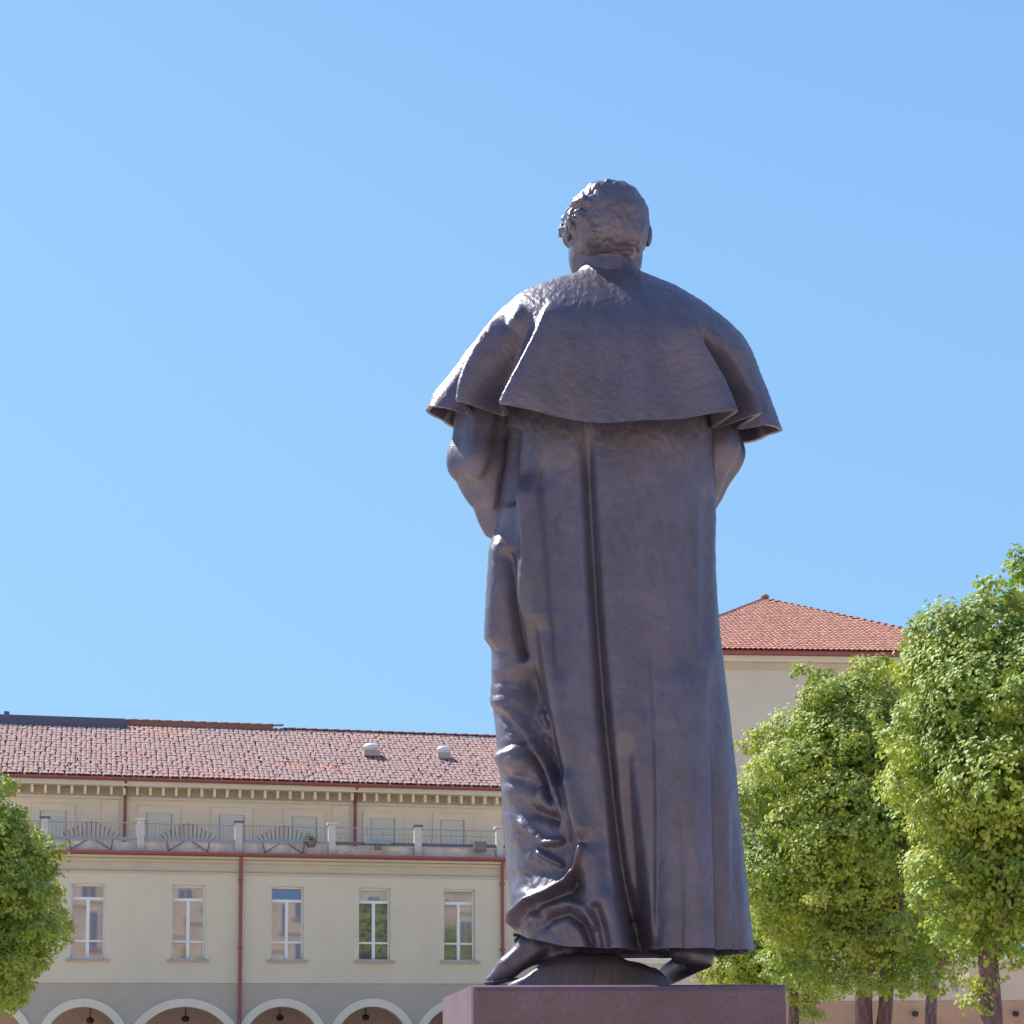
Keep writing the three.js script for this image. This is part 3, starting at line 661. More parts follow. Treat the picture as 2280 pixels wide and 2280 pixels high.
  const push = (b, a, t) => {
    const s = Math.sin(a);
    if (s < -0.15) return 0.028 * Math.sin(a * 11 + b.y * 0.8) * smooth(0.1, 0.9, t) + 0.02 * fbm(b.x * 3, b.y * 1.2, b.z * 3, 3);
    const [x, y] = toQ(b); let h = 0;
    for (const f of folds) h += fold(f, x, y);
    // the side of the bent leg lies lower than the back panel
    const lineX = table([[900, 980], [1050, 1006], [1250, 1028], [1400, 1052], [1500, 1072], [1590, 1091], [1680, 1110], [1830, 1140]], 1, y);
    const left = smooth(lineX + 6, lineX - 26, x), low = smooth(1080, 1300, y);
    h -= 0.075 * left * low * smooth(930, 985, x) * (1 - smooth(1640, 1720, y));
    h += left * smooth(1180, 1330, y) * (0.012 * fbm(x * 0.022, y * 0.016, 3.3, 3) + 0.008 * Math.abs(noise(x * 0.05, y * 0.035, 8)));
    h += 0.003 * fbm(x * 0.02, y * 0.004, 1.2, 3) + 0.0022 * fbm(x * 0.11, y * 0.05, 6.2, 2);
    return h * smooth(-0.15, 0.12, s);
  };
  const outer = ringSurface(560, 520, make, push, [3.2, 1]);
  // thickness at the hem and a dark underside a little way up
  const inner = ringSurface(560, 8, (a, t) => make(a, 1 - t * 0.06), (b, a, t) => push(b, a, 1 - t * 0.06) - 0.004 - 0.02 * smooth(0, 0.12, t), [3, 1]);
  part('cassock', outer, bronze, ST);
  const shape = []; for (let i = 0; i < 90; i++) { const p = make(i / 90 * Math.PI * 2, 0.95); shape.push([p.x * 0.82 + 0.01, p.z * 0.74]); }
  const capS = new THREE.Shape(shape.map(([x, z]) => new THREE.Vector2(x, -z)));
  const cap = new THREE.ShapeGeometry(capS); cap.rotateX(-Math.PI / 2); cap.translate(0, make(0, 0.955).y, 0);
  const ul = part('cassock_lining', mergeGeometries([metreUV(inner), metreUV(cap)]), bronze, ST); ul.material.side = THREE.DoubleSide;
}

// --- short cape
{
  const L = [[1097, 500], [1086, 521], [1032, 541], [985, 561], [925, 611], [880, 671], [840, 736], [808, 779]].map(([x, y]) => P(x, y));
  const R = [[1194, 494], [1205, 515], [1245, 536], [1282, 556], [1352, 602], [1404, 644], [1442, 722], [1477, 812]].map(([x, y]) => P(x, y));
  const Bk = [[489, 0.135], [509, 0.155], [530, 0.23], [549, 0.295], [585, 0.375], [635, 0.41], [712, 0.425], [797, 0.44]].map(([y, z]) => P(1150, y, z));
  const Fr = [[505, -0.15], [530, -0.17], [560, -0.25], [590, -0.33], [635, -0.42], [690, -0.46], [760, -0.48], [850, -0.50]].map(([y, z]) => P(1150, y, z));
  const cL = new THREE.CatmullRomCurve3(L), cR = new THREE.CatmullRomCurve3(R), cB = new THREE.CatmullRomCurve3(Bk), cF = new THREE.CatmullRomCurve3(Fr);
  const make = (a, t) => {
    t = Math.min(t, 0.99999);
    const c = Math.cos(a), s = Math.sin(a), l = cL.getPoint(t), r = cR.getPoint(t), k = (s > 0 ? cB : cF).getPoint(t), side = c < 0 ? l : r;
    const xm = (l.x + r.x) / 2, e = lerp(0.86, 1.34, t * t * t);
    const u = Math.pow(Math.abs(c), e), v = Math.pow(Math.abs(s), e);
    return V(xm + (side.x - xm) * u, lerp(k.y, side.y, Math.pow(Math.abs(c), 1.7)), k.z * v);
  };
  const folds = [
    { p: [[1046, 560], [1018, 640], [990, 710], [966, 770]], wl: 11, wr: 46, a0: 0.025, a1: 0.125, out: 0, in: 0.2, grow: 1 },
    { p: [[1010, 580], [975, 650], [945, 720], [930, 780]], wl: 16, wr: 14, a0: -0.02, a1: -0.10, out: 0, in: 0.3, grow: 1 },
    { p: [[950, 588], [920, 650], [895, 710], [884, 765]], wl: 9, wr: 22, a0: 0.025, a1: 0.12, out: 0, in: 0.2, grow: 1 },
    { p: [[915, 620], [890, 680], [872, 730], [866, 790]], wl: 10, wr: 10, a0: -0.02, a1: -0.09, out: 0, in: 0.3, grow: 1 },
    { p: [[905, 618], [862, 680], [834, 740], [822, 790]], wl: 14, wr: 14, a0: 0.01, a1: 0.04, out: 0, in: 0.3, grow: 1 },
    { p: [[990, 572], [972, 600], [962, 622]], wl: 6, wr: 8, a0: 0.02, a1: 0.02, in: 0.4, out: 0.4 },
    { p: [[1272, 570], [1310, 650], [1340, 730], [1358, 805]], wl: 40, wr: 10, a0: 0.012, a1: 0.16, out: 0, in: 0.25, grow: 1 },
    { p: [[1310, 590], [1350, 680], [1372, 750], [1380, 820]], wl: 8, wr: 8, a0: -0.012, a1: -0.15, out: 0, in: 0.3, grow: 1 },
    { p: [[1340, 605], [1376, 690], [1397, 750], [1406, 830]], wl: 9, wr: 9, a0: 0.012, a1: 0.15, out: 0, in: 0.25, grow: 1 },
    { p: [[1365, 625], [1405, 710], [1422, 770], [1428, 840]], wl: 9, wr: 11, a0: -0.01, a1: -0.12, out: 0, in: 0.3, grow: 1 },
    { p: [[1280, 585], [1292, 612], [1308, 648]], wl: 4, wr: 5, a0: 0.012, a1: 0.012, in: 0.3, out: 0.3 },
    { p: [[1110, 600], [1100, 700], [1090, 800]], wl: 40, wr: 40, a0: 0, a1: -0.02, out: 0 },
    { p: [[1200, 600], [1215, 700], [1225, 800]], wl: 40, wr: 40, a0: 0, a1: 0.015, out: 0 },
  ];
  const push = (b, a, t) => {
    const s = Math.sin(a);
    let h = -0.012 * (1 - smooth(0.04, 0.16, t)) * 0;
    if (s < 0) h += 0.035 * Math.sin(a * 9) * smooth(0.3, 1, t) * smooth(0, -0.3, s);
    if (s > -0.2) { const [x, y] = toQ(b); let k = 0; for (const f of folds) k += fold(f, x, y); k += 0.0045 * fbm(x * 0.014, y * 0.008, 5.5, 3) + 0.0018 * fbm(x * 0.12, y * 0.12, 2.2, 2); h += k * smooth(-0.2, 0.05, s); }
    return h;
  };
  const outer = ringSurface(720, 260, make, push, [4, 1]);
  // the inside of the cloth, 16 mm in, and the rim that joins the two
  const inner = outer.clone(), ip = inner.attributes.position, inn = outer.attributes.normal;
  const pos = [], uv = [], ix = [], na = 720, nt = 260, from = 150;
  let flip = 1; { const k = (nt >> 1) * (na + 1) + na / 4; if (inn.getZ(k) < 0) flip = -1; }
  for (let j = from; j <= nt; j++) for (let i = 0; i <= na; i++) {
    const k = j * (na + 1) + i, d = -0.017 * flip;
    pos.push(ip.getX(k) + inn.getX(k) * d, ip.getY(k) + inn.getY(k) * d + (j === nt ? 0.004 : 0), ip.getZ(k) + inn.getZ(k) * d); uv.push(i / na * 4, j / nt);
  }
  const row = na + 1, rows = nt - from;
  for (let j = 0; j < rows; j++) for (let i = 0; i < na; i++) { const a = j * row + i; ix.push(a, a + row, a + 1, a + 1, a + row, a + row + 1); }
  const off = pos.length / 3;
  for (let i = 0; i <= na; i++) { const k = nt * (na + 1) + i; pos.push(ip.getX(k), ip.getY(k), ip.getZ(k)); uv.push(i / na * 4, 1); }
  for (let i = 0; i < na; i++) { const a = rows * row + i, b = off + i; ix.push(a, b, a + 1, a + 1, b, b + 1); }
  const ig = new THREE.BufferGeometry(); ig.setAttribute('position', new THREE.Float32BufferAttribute(pos, 3)); ig.setAttribute('uv', new THREE.Float32BufferAttribute(uv, 2)); ig.setIndex(ix); ig.computeVertexNormals();
  part('cape', mergeGeometries([outer, ig]), bronze, ST);
}

// --- fields for the body, meshed with marching cubes
function meshField(f, lo, hi, n) {
  const mc = new MarchingCubes(n, new THREE.MeshBasicMaterial(), false, false, 400000);
  mc.isolation = 0; mc.reset();
  const half = n / 2, c = lo.clone().add(hi).multiplyScalar(0.5), h = hi.clone().sub(lo).multiplyScalar(0.5), p = V();
  for (let z = 0; z < n; z++) for (let y = 0; y < n; y++) for (let x = 0; x < n; x++) {
    p.set(c.x + (x - half) / half * h.x, c.y + (y - half) / half * h.y, c.z + (z - half) / half * h.z);
    mc.field[x + y * n + z * n * n] = x < 1 || y < 1 || z < 1 || x > n - 3 || y > n - 3 || z > n - 3 ? -1 : -f(p);
  }
  mc.update();
  const pos = mc.positionArray.slice(0, mc.count * 3), nor = new Float32Array(mc.count * 3), e = 0.004, uv = new Float32Array(mc.count * 2);
  for (let i = 0; i < mc.count; i++) {
    p.set(c.x + pos[i * 3] * h.x, c.y + pos[i * 3 + 1] * h.y, c.z + pos[i * 3 + 2] * h.z);
    const q = p.clone(), g = V(f(q.set(p.x + e, p.y, p.z)) - f(q.set(p.x - e, p.y, p.z)), f(q.set(p.x, p.y + e, p.z)) - f(q.set(p.x, p.y - e, p.z)), f(q.set(p.x, p.y, p.z + e)) - f(q.set(p.x, p.y, p.z - e))).normalize();
    pos.set([p.x, p.y, p.z], i * 3); nor.set([g.x, g.y, g.z], i * 3);
    uv[i * 2] = p.x + p.z * 0.7; uv[i * 2 + 1] = p.y + p.z * 0.3;
  }
  const g = new THREE.BufferGeometry(); g.setAttribute('position', new THREE.BufferAttribute(pos, 3)); g.setAttribute('normal', new THREE.BufferAttribute(nor, 3)); g.setAttribute('uv', new THREE.BufferAttribute(uv, 2));
  return g;
}
const smin = (a, b, k) => { const h = clamp(0.5 + 0.5 * (b - a) / k); return lerp(b, a, h) - k * h * (1 - h); };
const capsule = (p, a, b, ra, rb) => { const ax = b.x - a.x, ay = b.y - a.y, az = b.z - a.z, px = p.x - a.x, py = p.y - a.y, pz = p.z - a.z, t = clamp((px * ax + py * ay + pz * az) / (ax * ax + ay * ay + az * az)); return Math.hypot(px - t * ax, py - t * ay, pz - t * az) - lerp(ra, rb, t); };
const ellipsoid = (x, y, z, rx, ry, rz) => { const k = Math.hypot(x / rx, y / ry, z / rz), g = Math.hypot(x / rx / rx, y / ry / ry, z / rz / rz); return k < 1e-6 ? -Math.min(rx, ry, rz) : k * (k - 1) / g; };

{
  // head: hx to the right, hy up, hz to the back (towards the camera); the figure looks away
  const H = P(1146, 432, 0.03), yaw = -0.16, cy = Math.cos(yaw), sy = Math.sin(yaw);
  const toHead = (p) => { const x = p.x - H.x, y = p.y - H.y, z = p.z - H.z; return [x * cy + z * sy, y, -x * sy + z * cy]; };
  const neckA = P(1146, 470, 0.02), neckB = P(1146, 560, 0.03);
  const headField = (p) => {
    const [x, y, z] = toHead(p), ax = Math.abs(x);
    let d = ellipsoid(x, y + 0.005, z + 0.005, 0.170, 0.196, 0.205);
    d = smin(d, ellipsoid(x, y + 0.115, z + 0.075, 0.155, 0.15, 0.135), 0.05);      // face and jaw
    d = smin(d, ellipsoid(x, y + 0.215, z + 0.125, 0.075, 0.055, 0.07), 0.05);       // chin
    d = smin(d, ellipsoid(ax - 0.112, y + 0.125, z + 0.045, 0.055, 0.10, 0.075), 0.04); // corner of the jaw
    d = smin(d, capsule(p, neckA, neckB, 0.112, 0.138), 0.03);
    const bx = (x) => x;
    d = smin(d, ellipsoid(x, y + 0.045, z + 0.235, 0.028, 0.055, 0.045), 0.02);      // nose
    d = smin(d, ellipsoid(ax - 0.065, y - 0.02, z + 0.185, 0.06, 0.022, 0.03), 0.02); // brow
    d = Math.max(d, -ellipsoid(ax - 0.065, y + 0.02, z + 0.222, 0.036, 0.02, 0.03));  // eye sockets
    d = smin(d, ellipsoid(ax - 0.065, y + 0.02, z + 0.185, 0.028, 0.02, 0.024), 0.006);
    d = smin(d, ellipsoid(x, y + 0.115, z + 0.205, 0.05, 0.012, 0.02), 0.012);       // lips
    d = smin(d, ellipsoid(x, y + 0.138, z + 0.20, 0.042, 0.013, 0.02), 0.012);
    let ear = ellipsoid(ax - 0.190, y + 0.022, z - 0.01, 0.020, 0.055, 0.034);       // ears
    ear = Math.max(ear, -ellipsoid(ax - 0.214, y + 0.016, z - 0.004, 0.014, 0.036, 0.022));
    return smin(d, ear, 0.014);
  };
  const head = meshField(headField, V(H.x - 0.27, H.y - 0.36, H.z - 0.32), V(H.x + 0.27, H.y + 0.26, H.z + 0.30), 92);
  // hair: a shell over the skull broken into wavy locks, fuller over the ears, cut at the nape
  const hairField = (p) => {
    const [x, y, z] = toHead(p), ax = Math.abs(x);
    const w = 0.5 * noise(x * 7, y * 7, z * 7), lock = Math.abs(noise(x * 15 + w * 2.2, y * 11 - w * 2, z * 13 + 3)), curl = Math.abs(noise(x * 30 + w * 4, y * 24 + 1.3, z * 26));
    const side = (x > 0 ? 0.35 : 1) * smooth(0.09, 0.17, ax) * smooth(-0.10, 0.0, y) * (1 - smooth(0.06, 0.15, y));
    const box = Math.pow(Math.pow(Math.abs(x) / (0.178 + 0.016 * side), 2.5) + Math.pow(Math.abs(y + 0.012) / 0.212, 2.5) + Math.pow(Math.abs(z + 0.0) / 0.214, 2.5), 0.4);
    let d = (box - 1) * 0.19 + 0.024 * smooth(-0.09, -0.19, y);
    d -= 0.020 * lock * (0.55 + 1.5 * side) + 0.010 * curl * (0.6 + 1.6 * side) - 0.004;
    if (x < 0) d = Math.min(d, ellipsoid(ax - 0.158, y - 0.006, z - 0.02, 0.040, 0.070, 0.09) - 0.016 * lock - 0.014 * curl);
    const nape = -0.200 + 0.02 * ax / 0.15 + 0.004 * noise(x * 20, 1, 2), front = -0.165 + 0.05 * smooth(0.0, -0.12, y);
    d = Math.max(d, nape - y, front - z + 0.9 * Math.max(0, -(y - 0.10)) * 0.4);
    return d;
  };
  const hair = meshField(hairField, V(H.x - 0.27, H.y - 0.26, H.z - 0.27), V(H.x + 0.27, H.y + 0.27, H.z + 0.28), 116);
  // torso, arms and hands under the cloth: one field
  const shL = P(985, 640, -0.02), elL = P(918, 880, 0.03), wrL = P(1085, 900, -0.56), shR = P(1320, 640, -0.02), elR = P(1336, 868, 0.02), wrR = P(1225, 880, -0.56);
  const chest = P(1150, 620, -0.03), hip = P(1150, 1080, -0.02), kneeL = P(1020, 1420, -0.12), footL = P(1050, 1775, -0.05), kneeR = P(1260, 1420, -0.1), footR = P(1275, 1770, -0.02);
  const bodyField = (p) => {
    let d = capsule(p, chest, hip, 0.25, 0.24);
    d = smin(d, capsule(p, V(chest.x, chest.y + 0.12, chest.z), neckB, 0.16, 0.13), 0.08);
    d = smin(d, capsule(p, shL, shR, 0.12, 0.12), 0.1);
    d = smin(d, capsule(p, shL, elL, 0.105, 0.075), 0.05); d = smin(d, capsule(p, elL, wrL, 0.075, 0.05), 0.04);
    d = smin(d, capsule(p, shR, elR, 0.105, 0.075), 0.05); d = smin(d, capsule(p, elR, wrR, 0.075, 0.05), 0.04);
    d = smin(d, capsule(p, hip, kneeL, 0.17, 0.11), 0.08); d = smin(d, capsule(p, kneeL, footL, 0.11, 0.065), 0.05);
    d = smin(d, capsule(p, hip, kneeR, 0.17, 0.11), 0.08); d = smin(d, capsule(p, kneeR, footR, 0.11, 0.065), 0.05);
    return d;
  };
  const body = meshField(bodyField, V(-0.95, -0.05, -0.72), V(0.85, 3.15, 0.45), 96);
  // hands laid over one another in front, each with four fingers and a thumb
  const handOf = (w, dir) => {
    const palm = w.clone().add(V(dir * 0.10, -0.01, -0.03)), F = [];
    for (let k = 0; k < 4; k++) {
      const a = palm.clone().add(V(dir * 0.05, 0.055 - k * 0.037, -0.012)), len = [0.085, 0.098, 0.092, 0.072][k];
      const b = a.clone().add(V(dir * len * 0.7, -0.008, -0.01)), c = b.clone().add(V(dir * len * 0.45, -0.014, 0.028)), e = c.clone().add(V(dir * len * 0.25, -0.012, 0.03));
      F.push([a, b, 0.0195, 0.0175], [b, c, 0.0175, 0.016], [c, e, 0.016, 0.013]);
    }
    const t0 = palm.clone().add(V(-dir * 0.02, 0.05, -0.01)), t1 = t0.clone().add(V(dir * 0.045, 0.055, -0.015)), t2 = t1.clone().add(V(dir * 0.05, 0.022, 0.0));
    F.push([t0, t1, 0.025, 0.020], [t1, t2, 0.020, 0.016]);
    const f = (p) => { let d = smin(capsule(p, w, palm, 0.046, 0.05), capsule(p, palm.clone().add(V(0, 0.04, 0)), palm.clone().add(V(0, -0.045, 0)), 0.034, 0.032), 0.03); for (const [a, b, r, s] of F) d = smin(d, capsule(p, a, b, r, s), 0.007); return d; };
    return meshField(f, palm.clone().add(V(-0.22, -0.16, -0.12)), palm.clone().add(V(0.22, 0.18, 0.14)), 64);
  };
  part('body', mergeGeometries([head, body, handOf(wrL, 1), handOf(wrR.clone().add(V(0, 0, -0.07)), -1)]), bronze, ST);
  part('hair', hair, bronzeHair, ST);
  // wide sleeves
  const sleeve = (sh, el, wr, drop, r0, r1, sgn) => {
    const f = (p) => {
      let d = smin(capsule(p, sh, el, r0, r1), capsule(p, el, wr, r1, 0.11), 0.04);
      d = smin(d, capsule(p, el, drop, r1 * 1.02, 0.058), 0.05);
      const w = 1.6 * noise(p.x * 3, p.y * 3, p.z * 3); d -= 0.011 * Math.sin(p.z * 34 + p.x * 26 * sgn + p.y * 5 + w) + 0.006 * Math.sin(p.z * 60 - p.x * 40 + p.y * 11 + w * 2) + 0.010 * fbm(p.x * 5, p.y * 3, p.z * 5, 2);
      return Math.max(d, wr.z + 0.06 - p.z);
    };
    const lo = V(Math.min(sh.x, el.x, wr.x) - 0.26, Math.min(drop.y, wr.y) - 0.18, wr.z - 0.02), hi = V(Math.max(sh.x, el.x, wr.x) + 0.26, sh.y + 0.2, Math.max(el.z, sh.z) + 0.26);
    return meshField(f, lo, hi, 84);
  };
  part('sleeve', sleeve(P(925, 715, 0), P(906, 872, 0.02), wrL, P(941, 996, 0.0), 0.135, 0.118, 1), bronze, ST);
  part('sleeve', sleeve(P(1345, 690, 0), P(1354, 850, 0.02), wrR, P(1334, 945, 0.0), 0.12, 0.098, -1), bronze, ST);
}

// --- shoes and the rough bronze ground under them
{
  const a = P(1058, 1735, -0.10), b = P(1010, 1786, -0.06), c = P(960, 1824, -0.06), d = P(926, 1850, -0.08);
  const shoe = (p) => {
    let f = smin(capsule(p, a, b, 0.085, 0.070), capsule(p, b, c, 0.070, 0.050), 0.03);
    f = smin(f, capsule(p, c, d, 0.050, 0.024), 0.02);
    f = smin(f, capsule(p, P(1075, 1800, -0.05), b, 0.07, 0.06), 0.04);
    return f - 0.004 * Math.sin((p.x - p.y) * 60) * smooth(0.1, 0, Math.abs(p.y - c.y - 0.06)) ;
  };
  part('shoe', meshField(shoe, V(d.x - 0.08, d.y - 0.1, -0.32), V(a.x + 0.25, a.y + 0.14, 0.14), 84), bronze, ST);
  const sole = (p) => { const t = clamp((p.x - d.x) / (P(1085, 1, 0).x - d.x)), y = lerp(d.y - 0.004, P(1075, 1826).y, t); return Math.max(shoe(p) - 0.012, p.y - y, y - 0.05 - p.y); };
  part('shoe_sole', meshField(sole, V(d.x - 0.06, d.y - 0.12, -0.22), V(a.x + 0.2, a.y - 0.05, 0.12), 64), bronze, ST);
  const h0 = P(1288, 1800, 0.08), h1 = P(1318, 1806, -0.02), h2 = P(1262, 1838, -0.42);
  const heel = (p) => Math.max(smin(capsule(p, h0, h1, 0.055, 0.06), capsule(p, h1, h2, 0.06, 0.05), 0.04), P(1300, 1820, 0.05).y - p.y - clamp(-p.z, 0, 0.5) * 0.3);
  part('shoe', meshField(heel, V(h2.x - 0.15, h2.y - 0.12, -0.5), V(h1.x + 0.14, h0.y + 0.14, 0.2), 64), bronze, ST);
  // ground block: outline by view pixels, rounded towards front and back
  const prof = [[948, 1866], [965, 1853], [990, 1842], [1010, 1828], [1030, 1812], [1060, 1800], [1150, 1798], [1200, 1812], [1240, 1827], [1258, 1838], [1264, 1848]];
  const x0 = P(948, 1850).x, x1 = P(1264, 1850).x, N = 90, MZ = 40, pos = [], ix = [], uv = [];
  for (let j = 0; j <= MZ; j++) for (let i = 0; i <= N; i++) {
    const u = i / N, w = j / MZ * 2 - 1, x = lerp(x0, x1, u), q = lerp(948, 1264, u);
    const top = P(q, table(prof, 1, q), 0.1).y, z = w * lerp(0.06, 0.26, Math.pow(Math.sin(Math.PI * clamp(u, 0.02, 0.98)), 0.5)) - 0.12 + 0.10 * (1 - smooth(0, 0.4, u));
    const y = Math.max(0, top * Math.pow(Math.max(0, 1 - Math.pow(w, 14)), 0.5) + 0.012 * fbm(x * 9, z * 9, 4, 3) * (Math.abs(w) < 0.96 ? 1 : 0));
    pos.push(x, j === 0 || j === MZ || i === 0 || i === N ? 0 : y, z); uv.push(x, z);
  }
  for (let j = 0; j < MZ; j++) for (let i = 0; i < N; i++) { const a = j * (N + 1) + i; ix.push(a, a + N + 1, a + 1, a + 1, a + N + 1, a + N + 2); }
  const g = new THREE.BufferGeometry(); g.setAttribute('position', new THREE.Float32BufferAttribute(pos, 3)); g.setAttribute('uv', new THREE.Float32BufferAttribute(uv, 2)); g.setIndex(ix); g.computeVertexNormals();
  part('ground_block', g, bronze, ST);
}

// ------------------------------------------------------------------ trees
const leafShape = (() => {
  const p = [0, 0, 0, -0.42, 0.16, 0.10, 0.42, 0.16, 0.10, -0.36, 0.55, 0.06, 0.36, 0.55, 0.06, 0, 1, -0.10, 0, 0.45, -0.03];
  const ix = [0, 6, 1, 1, 6, 3, 3, 6, 5, 0, 2, 6, 2, 4, 6, 4, 5, 6];
  const g = new THREE.BufferGeometry(); g.setAttribute('position', new THREE.Float32BufferAttribute(p, 3)); g.setIndex(ix); g.computeVertexNormals(); return g;
})();
const leafMat = new THREE.MeshPhysicalMaterial({ color: lin(1, 1, 1), roughness: 0.75, transmission: 0.52, thickness: 0, side: THREE.DoubleSide });
const bark = (() => {
  const a = mottle(71, 0.9, [4, 1]);
  const map = texture(512, (i, j) => { const k = a(i, j); return [0.43 * k, 0.335 * k, 0.36 * k]; }, { repeat: 1 });
  return new THREE.MeshStandardMaterial({ map, roughness: 0.95, bumpMap: map, bumpScale: 0.03 });
})();
const tints = [[0.34, 0.43, 0.042], [0.27, 0.38, 0.042], [0.41, 0.47, 0.045], [0.20, 0.31, 0.042], [0.46, 0.48, 0.062]].map((c) => lin(...c));
// limb: a bent tapering tube
function limb(a, b, r0, r1, bow = 0.08) {
  const d = b.clone().sub(a), L = d.length(), pts = [];
  const off = V(gauss(), gauss() * 0.4, gauss()).multiplyScalar(bow * L * 0.5);
  for (let i = 0; i <= 6; i++) { const t = i / 6; pts.push(a.clone().addScaledVector(d, t).addScaledVector(off, Math.sin(Math.PI * t))); }
  const c = new THREE.CatmullRomCurve3(pts), g = new THREE.TubeGeometry(c, 14, 1, 9), p = g.attributes.position, uv = g.attributes.uv;
  for (let i = 0; i < p.count; i++) {
    const t = Math.floor(i / 10) / 14, o = c.getPoint(t), r = lerp(r0, r1, t) * (1 + 0.10 * noise(p.getX(i) * 2, p.getY(i) * 2, p.getZ(i) * 2));
    p.setXYZ(i, o.x + (p.getX(i) - o.x) * r, o.y + (p.getY(i) - o.y) * r, o.z + (p.getZ(i) - o.z) * r);
    uv.setXY(i, uv.getY(i) * 0.9, t * L);
  }
  g.computeVertexNormals(); return g;
}
// base on the ground, stems: [bottom px, top px...]; crown lobes: centre and half sizes in view pixels at the tree's distance
function tree(label, depth, stems, crown, opts = {}) {
  const { leaves = 30000, size = 0.066, lobes = 60, low = 0.55 } = opts;
  const at = opts.at ?? ((q, y, dz = 0) => rayToZ(q * K, y * K, -depth + dz));
  const base = at(stems[0][0], 1950); base.y = 0;
  const T = thing('leafy_tree', label, 'tree', base.toArray());
  const rel = (v) => v.clone().sub(base);
  const [cq, cyq, hwq, hhq, hz] = crown, C = rel(at(cq, cyq)), hw = at(cq + hwq, cyq).x - at(cq, cyq).x, hh = at(cq, cyq - hhq).y - at(cq, cyq).y, hd = hz ?? hw;
  const trunks = [], limbs = [];
  stems.forEach(([q, qTop, yTop, r], i) => {
    const a = rel(at(q, 1950)); a.y = i ? 0.9 : -0.1; if (i) { a.x *= 0.25; }
    const b = rel(at(qTop, yTop));
    trunks.push(limb(a, b, r, r * 0.72, 0.03));
    for (let k = 0; k < 7; k++) {
      const th = rr(0, 6.28), e = V(C.x + Math.cos(th) * hw * rr(0.3, 0.75), C.y + hh * rr(-0.5, 0.75), C.z + Math.sin(th) * hd * rr(0.3, 0.75));
      const s = b.clone().lerp(a, rr(0, 0.12));
      limbs.push(limb(s, e, r * 0.45, r * 0.08, 0.14));
    }
  });
  for (const g of trunks) part('trunk', g, bark, T);
  for (const g of limbs) part('limb', g, bark, T);
  // clumps of foliage on and in the crown
  const clumps = [];
  for (let i = 0; i < lobes; i++) {
    const ct = 1 - 2 * (i + 0.5) / lobes, st = Math.sqrt(1 - ct * ct), ph = i * 2.39996 + rr(-0.35, 0.35), r = rr(0.60, 0.86);
    const w = ct > 0 ? 1 - 0.2 * ct : 1;
    clumps.push([V(C.x + hw * st * Math.cos(ph) * r * w, C.y + hh * ct * r, C.z + hd * st * Math.sin(ph) * r * w), rr(0.24, 0.50) * Math.min(hw, hh, hd) + 0.06]);
  }
  for (let i = 0; i < lobes * 1.6; i++) {                           // sprays that break the outline
    const u = rr(-0.75, 1), s = Math.sqrt(1 - u * u), ph = rr(0, 6.28), r = rr(0.9, 1.09);
    clumps.push([V(C.x + hw * s * Math.cos(ph) * r, C.y + hh * u * r, C.z + hd * s * Math.sin(ph) * r), rr(0.10, 0.26)]);
  }
  for (const [q, y, dz, rad] of opts.extra ?? []) clumps.push([rel(at(q, y, dz)), rad]);
  const vol = clumps.reduce((s, c) => s + c[1] * c[1], 0), mats = [], cols = [];
  const m = new THREE.Matrix4(), Q = new THREE.Quaternion(), n = V(), d = V(), sx = V();
  for (const [c, r] of clumps) {
    const twigs = Math.round(leaves / 7 * r * r / vol), tone = Math.floor(rnd() * 5);
    for (let k = 0; k < twigs; k++) {
      const u = rr(-1, 1), ph = rr(0, 6.28), s = Math.sqrt(1 - u * u), rad = r * (0.72 + 0.34 * Math.pow(rnd(), 0.7));
      n.set(s * Math.cos(ph), u, s * Math.sin(ph));
      if (n.y < -0.1 && rnd() < 0.5) continue;
      const o = c.clone().addScaledVector(n, rad); o.y = c.y + (o.y - c.y) * 0.66;
      for (let l = 0; l < 7; l++) {
        const p = o.clone().add(V(gauss(), gauss() * 0.8, gauss()).multiplyScalar(size * 0.75));
        const up = n.clone().multiplyScalar(0.95).add(V(gauss() * 0.45, 0.5 + gauss() * 0.35, gauss() * 0.45)).normalize();   // the blade's face
        d.set(n.x + gauss() * 0.6, -0.75 + gauss() * 0.35, n.z + gauss() * 0.6); d.addScaledVector(up, -d.dot(up)).normalize();
        sx.crossVectors(d, up);
        m.makeBasis(sx, d, up); const z = size * rr(0.75, 1.3); m.scale(V(z, z, z)); m.setPosition(p);
        mats.push(m.clone()); cols.push(tints[rnd() < 0.5 ? tone : Math.floor(rnd() * 5)]);
      }
    }
  }
  // inner foliage, which closes the crown to the light
  for (let k = 0; k < leaves * 0.2; k++) {
    const u = rr(-1, 1), ph = rr(0, 6.28), s = Math.sqrt(1 - u * u), r = 0.76 * Math.cbrt(rnd());
    Q.set(gauss(), gauss(), gauss(), gauss()).normalize(); const z = size * 1.5;
    m.compose(V(C.x + hw * s * Math.cos(ph) * r, C.y + hh * u * r, C.z + hd * s * Math.sin(ph) * r), Q, V(z, z, z));
    mats.push(m.clone()); cols.push(tints[Math.floor(rnd() * 5)]);
  }
  const I = new THREE.InstancedMesh(leafShape, leafMat, mats.length); I.name = 'crown'; I.userData.kind = 'stuff'; I.castShadow = I.receiveShadow = true;
  mats.forEach((x, i) => { I.setMatrixAt(i, x); I.setColorAt(i, cols[i]); });
  T.add(I);
}
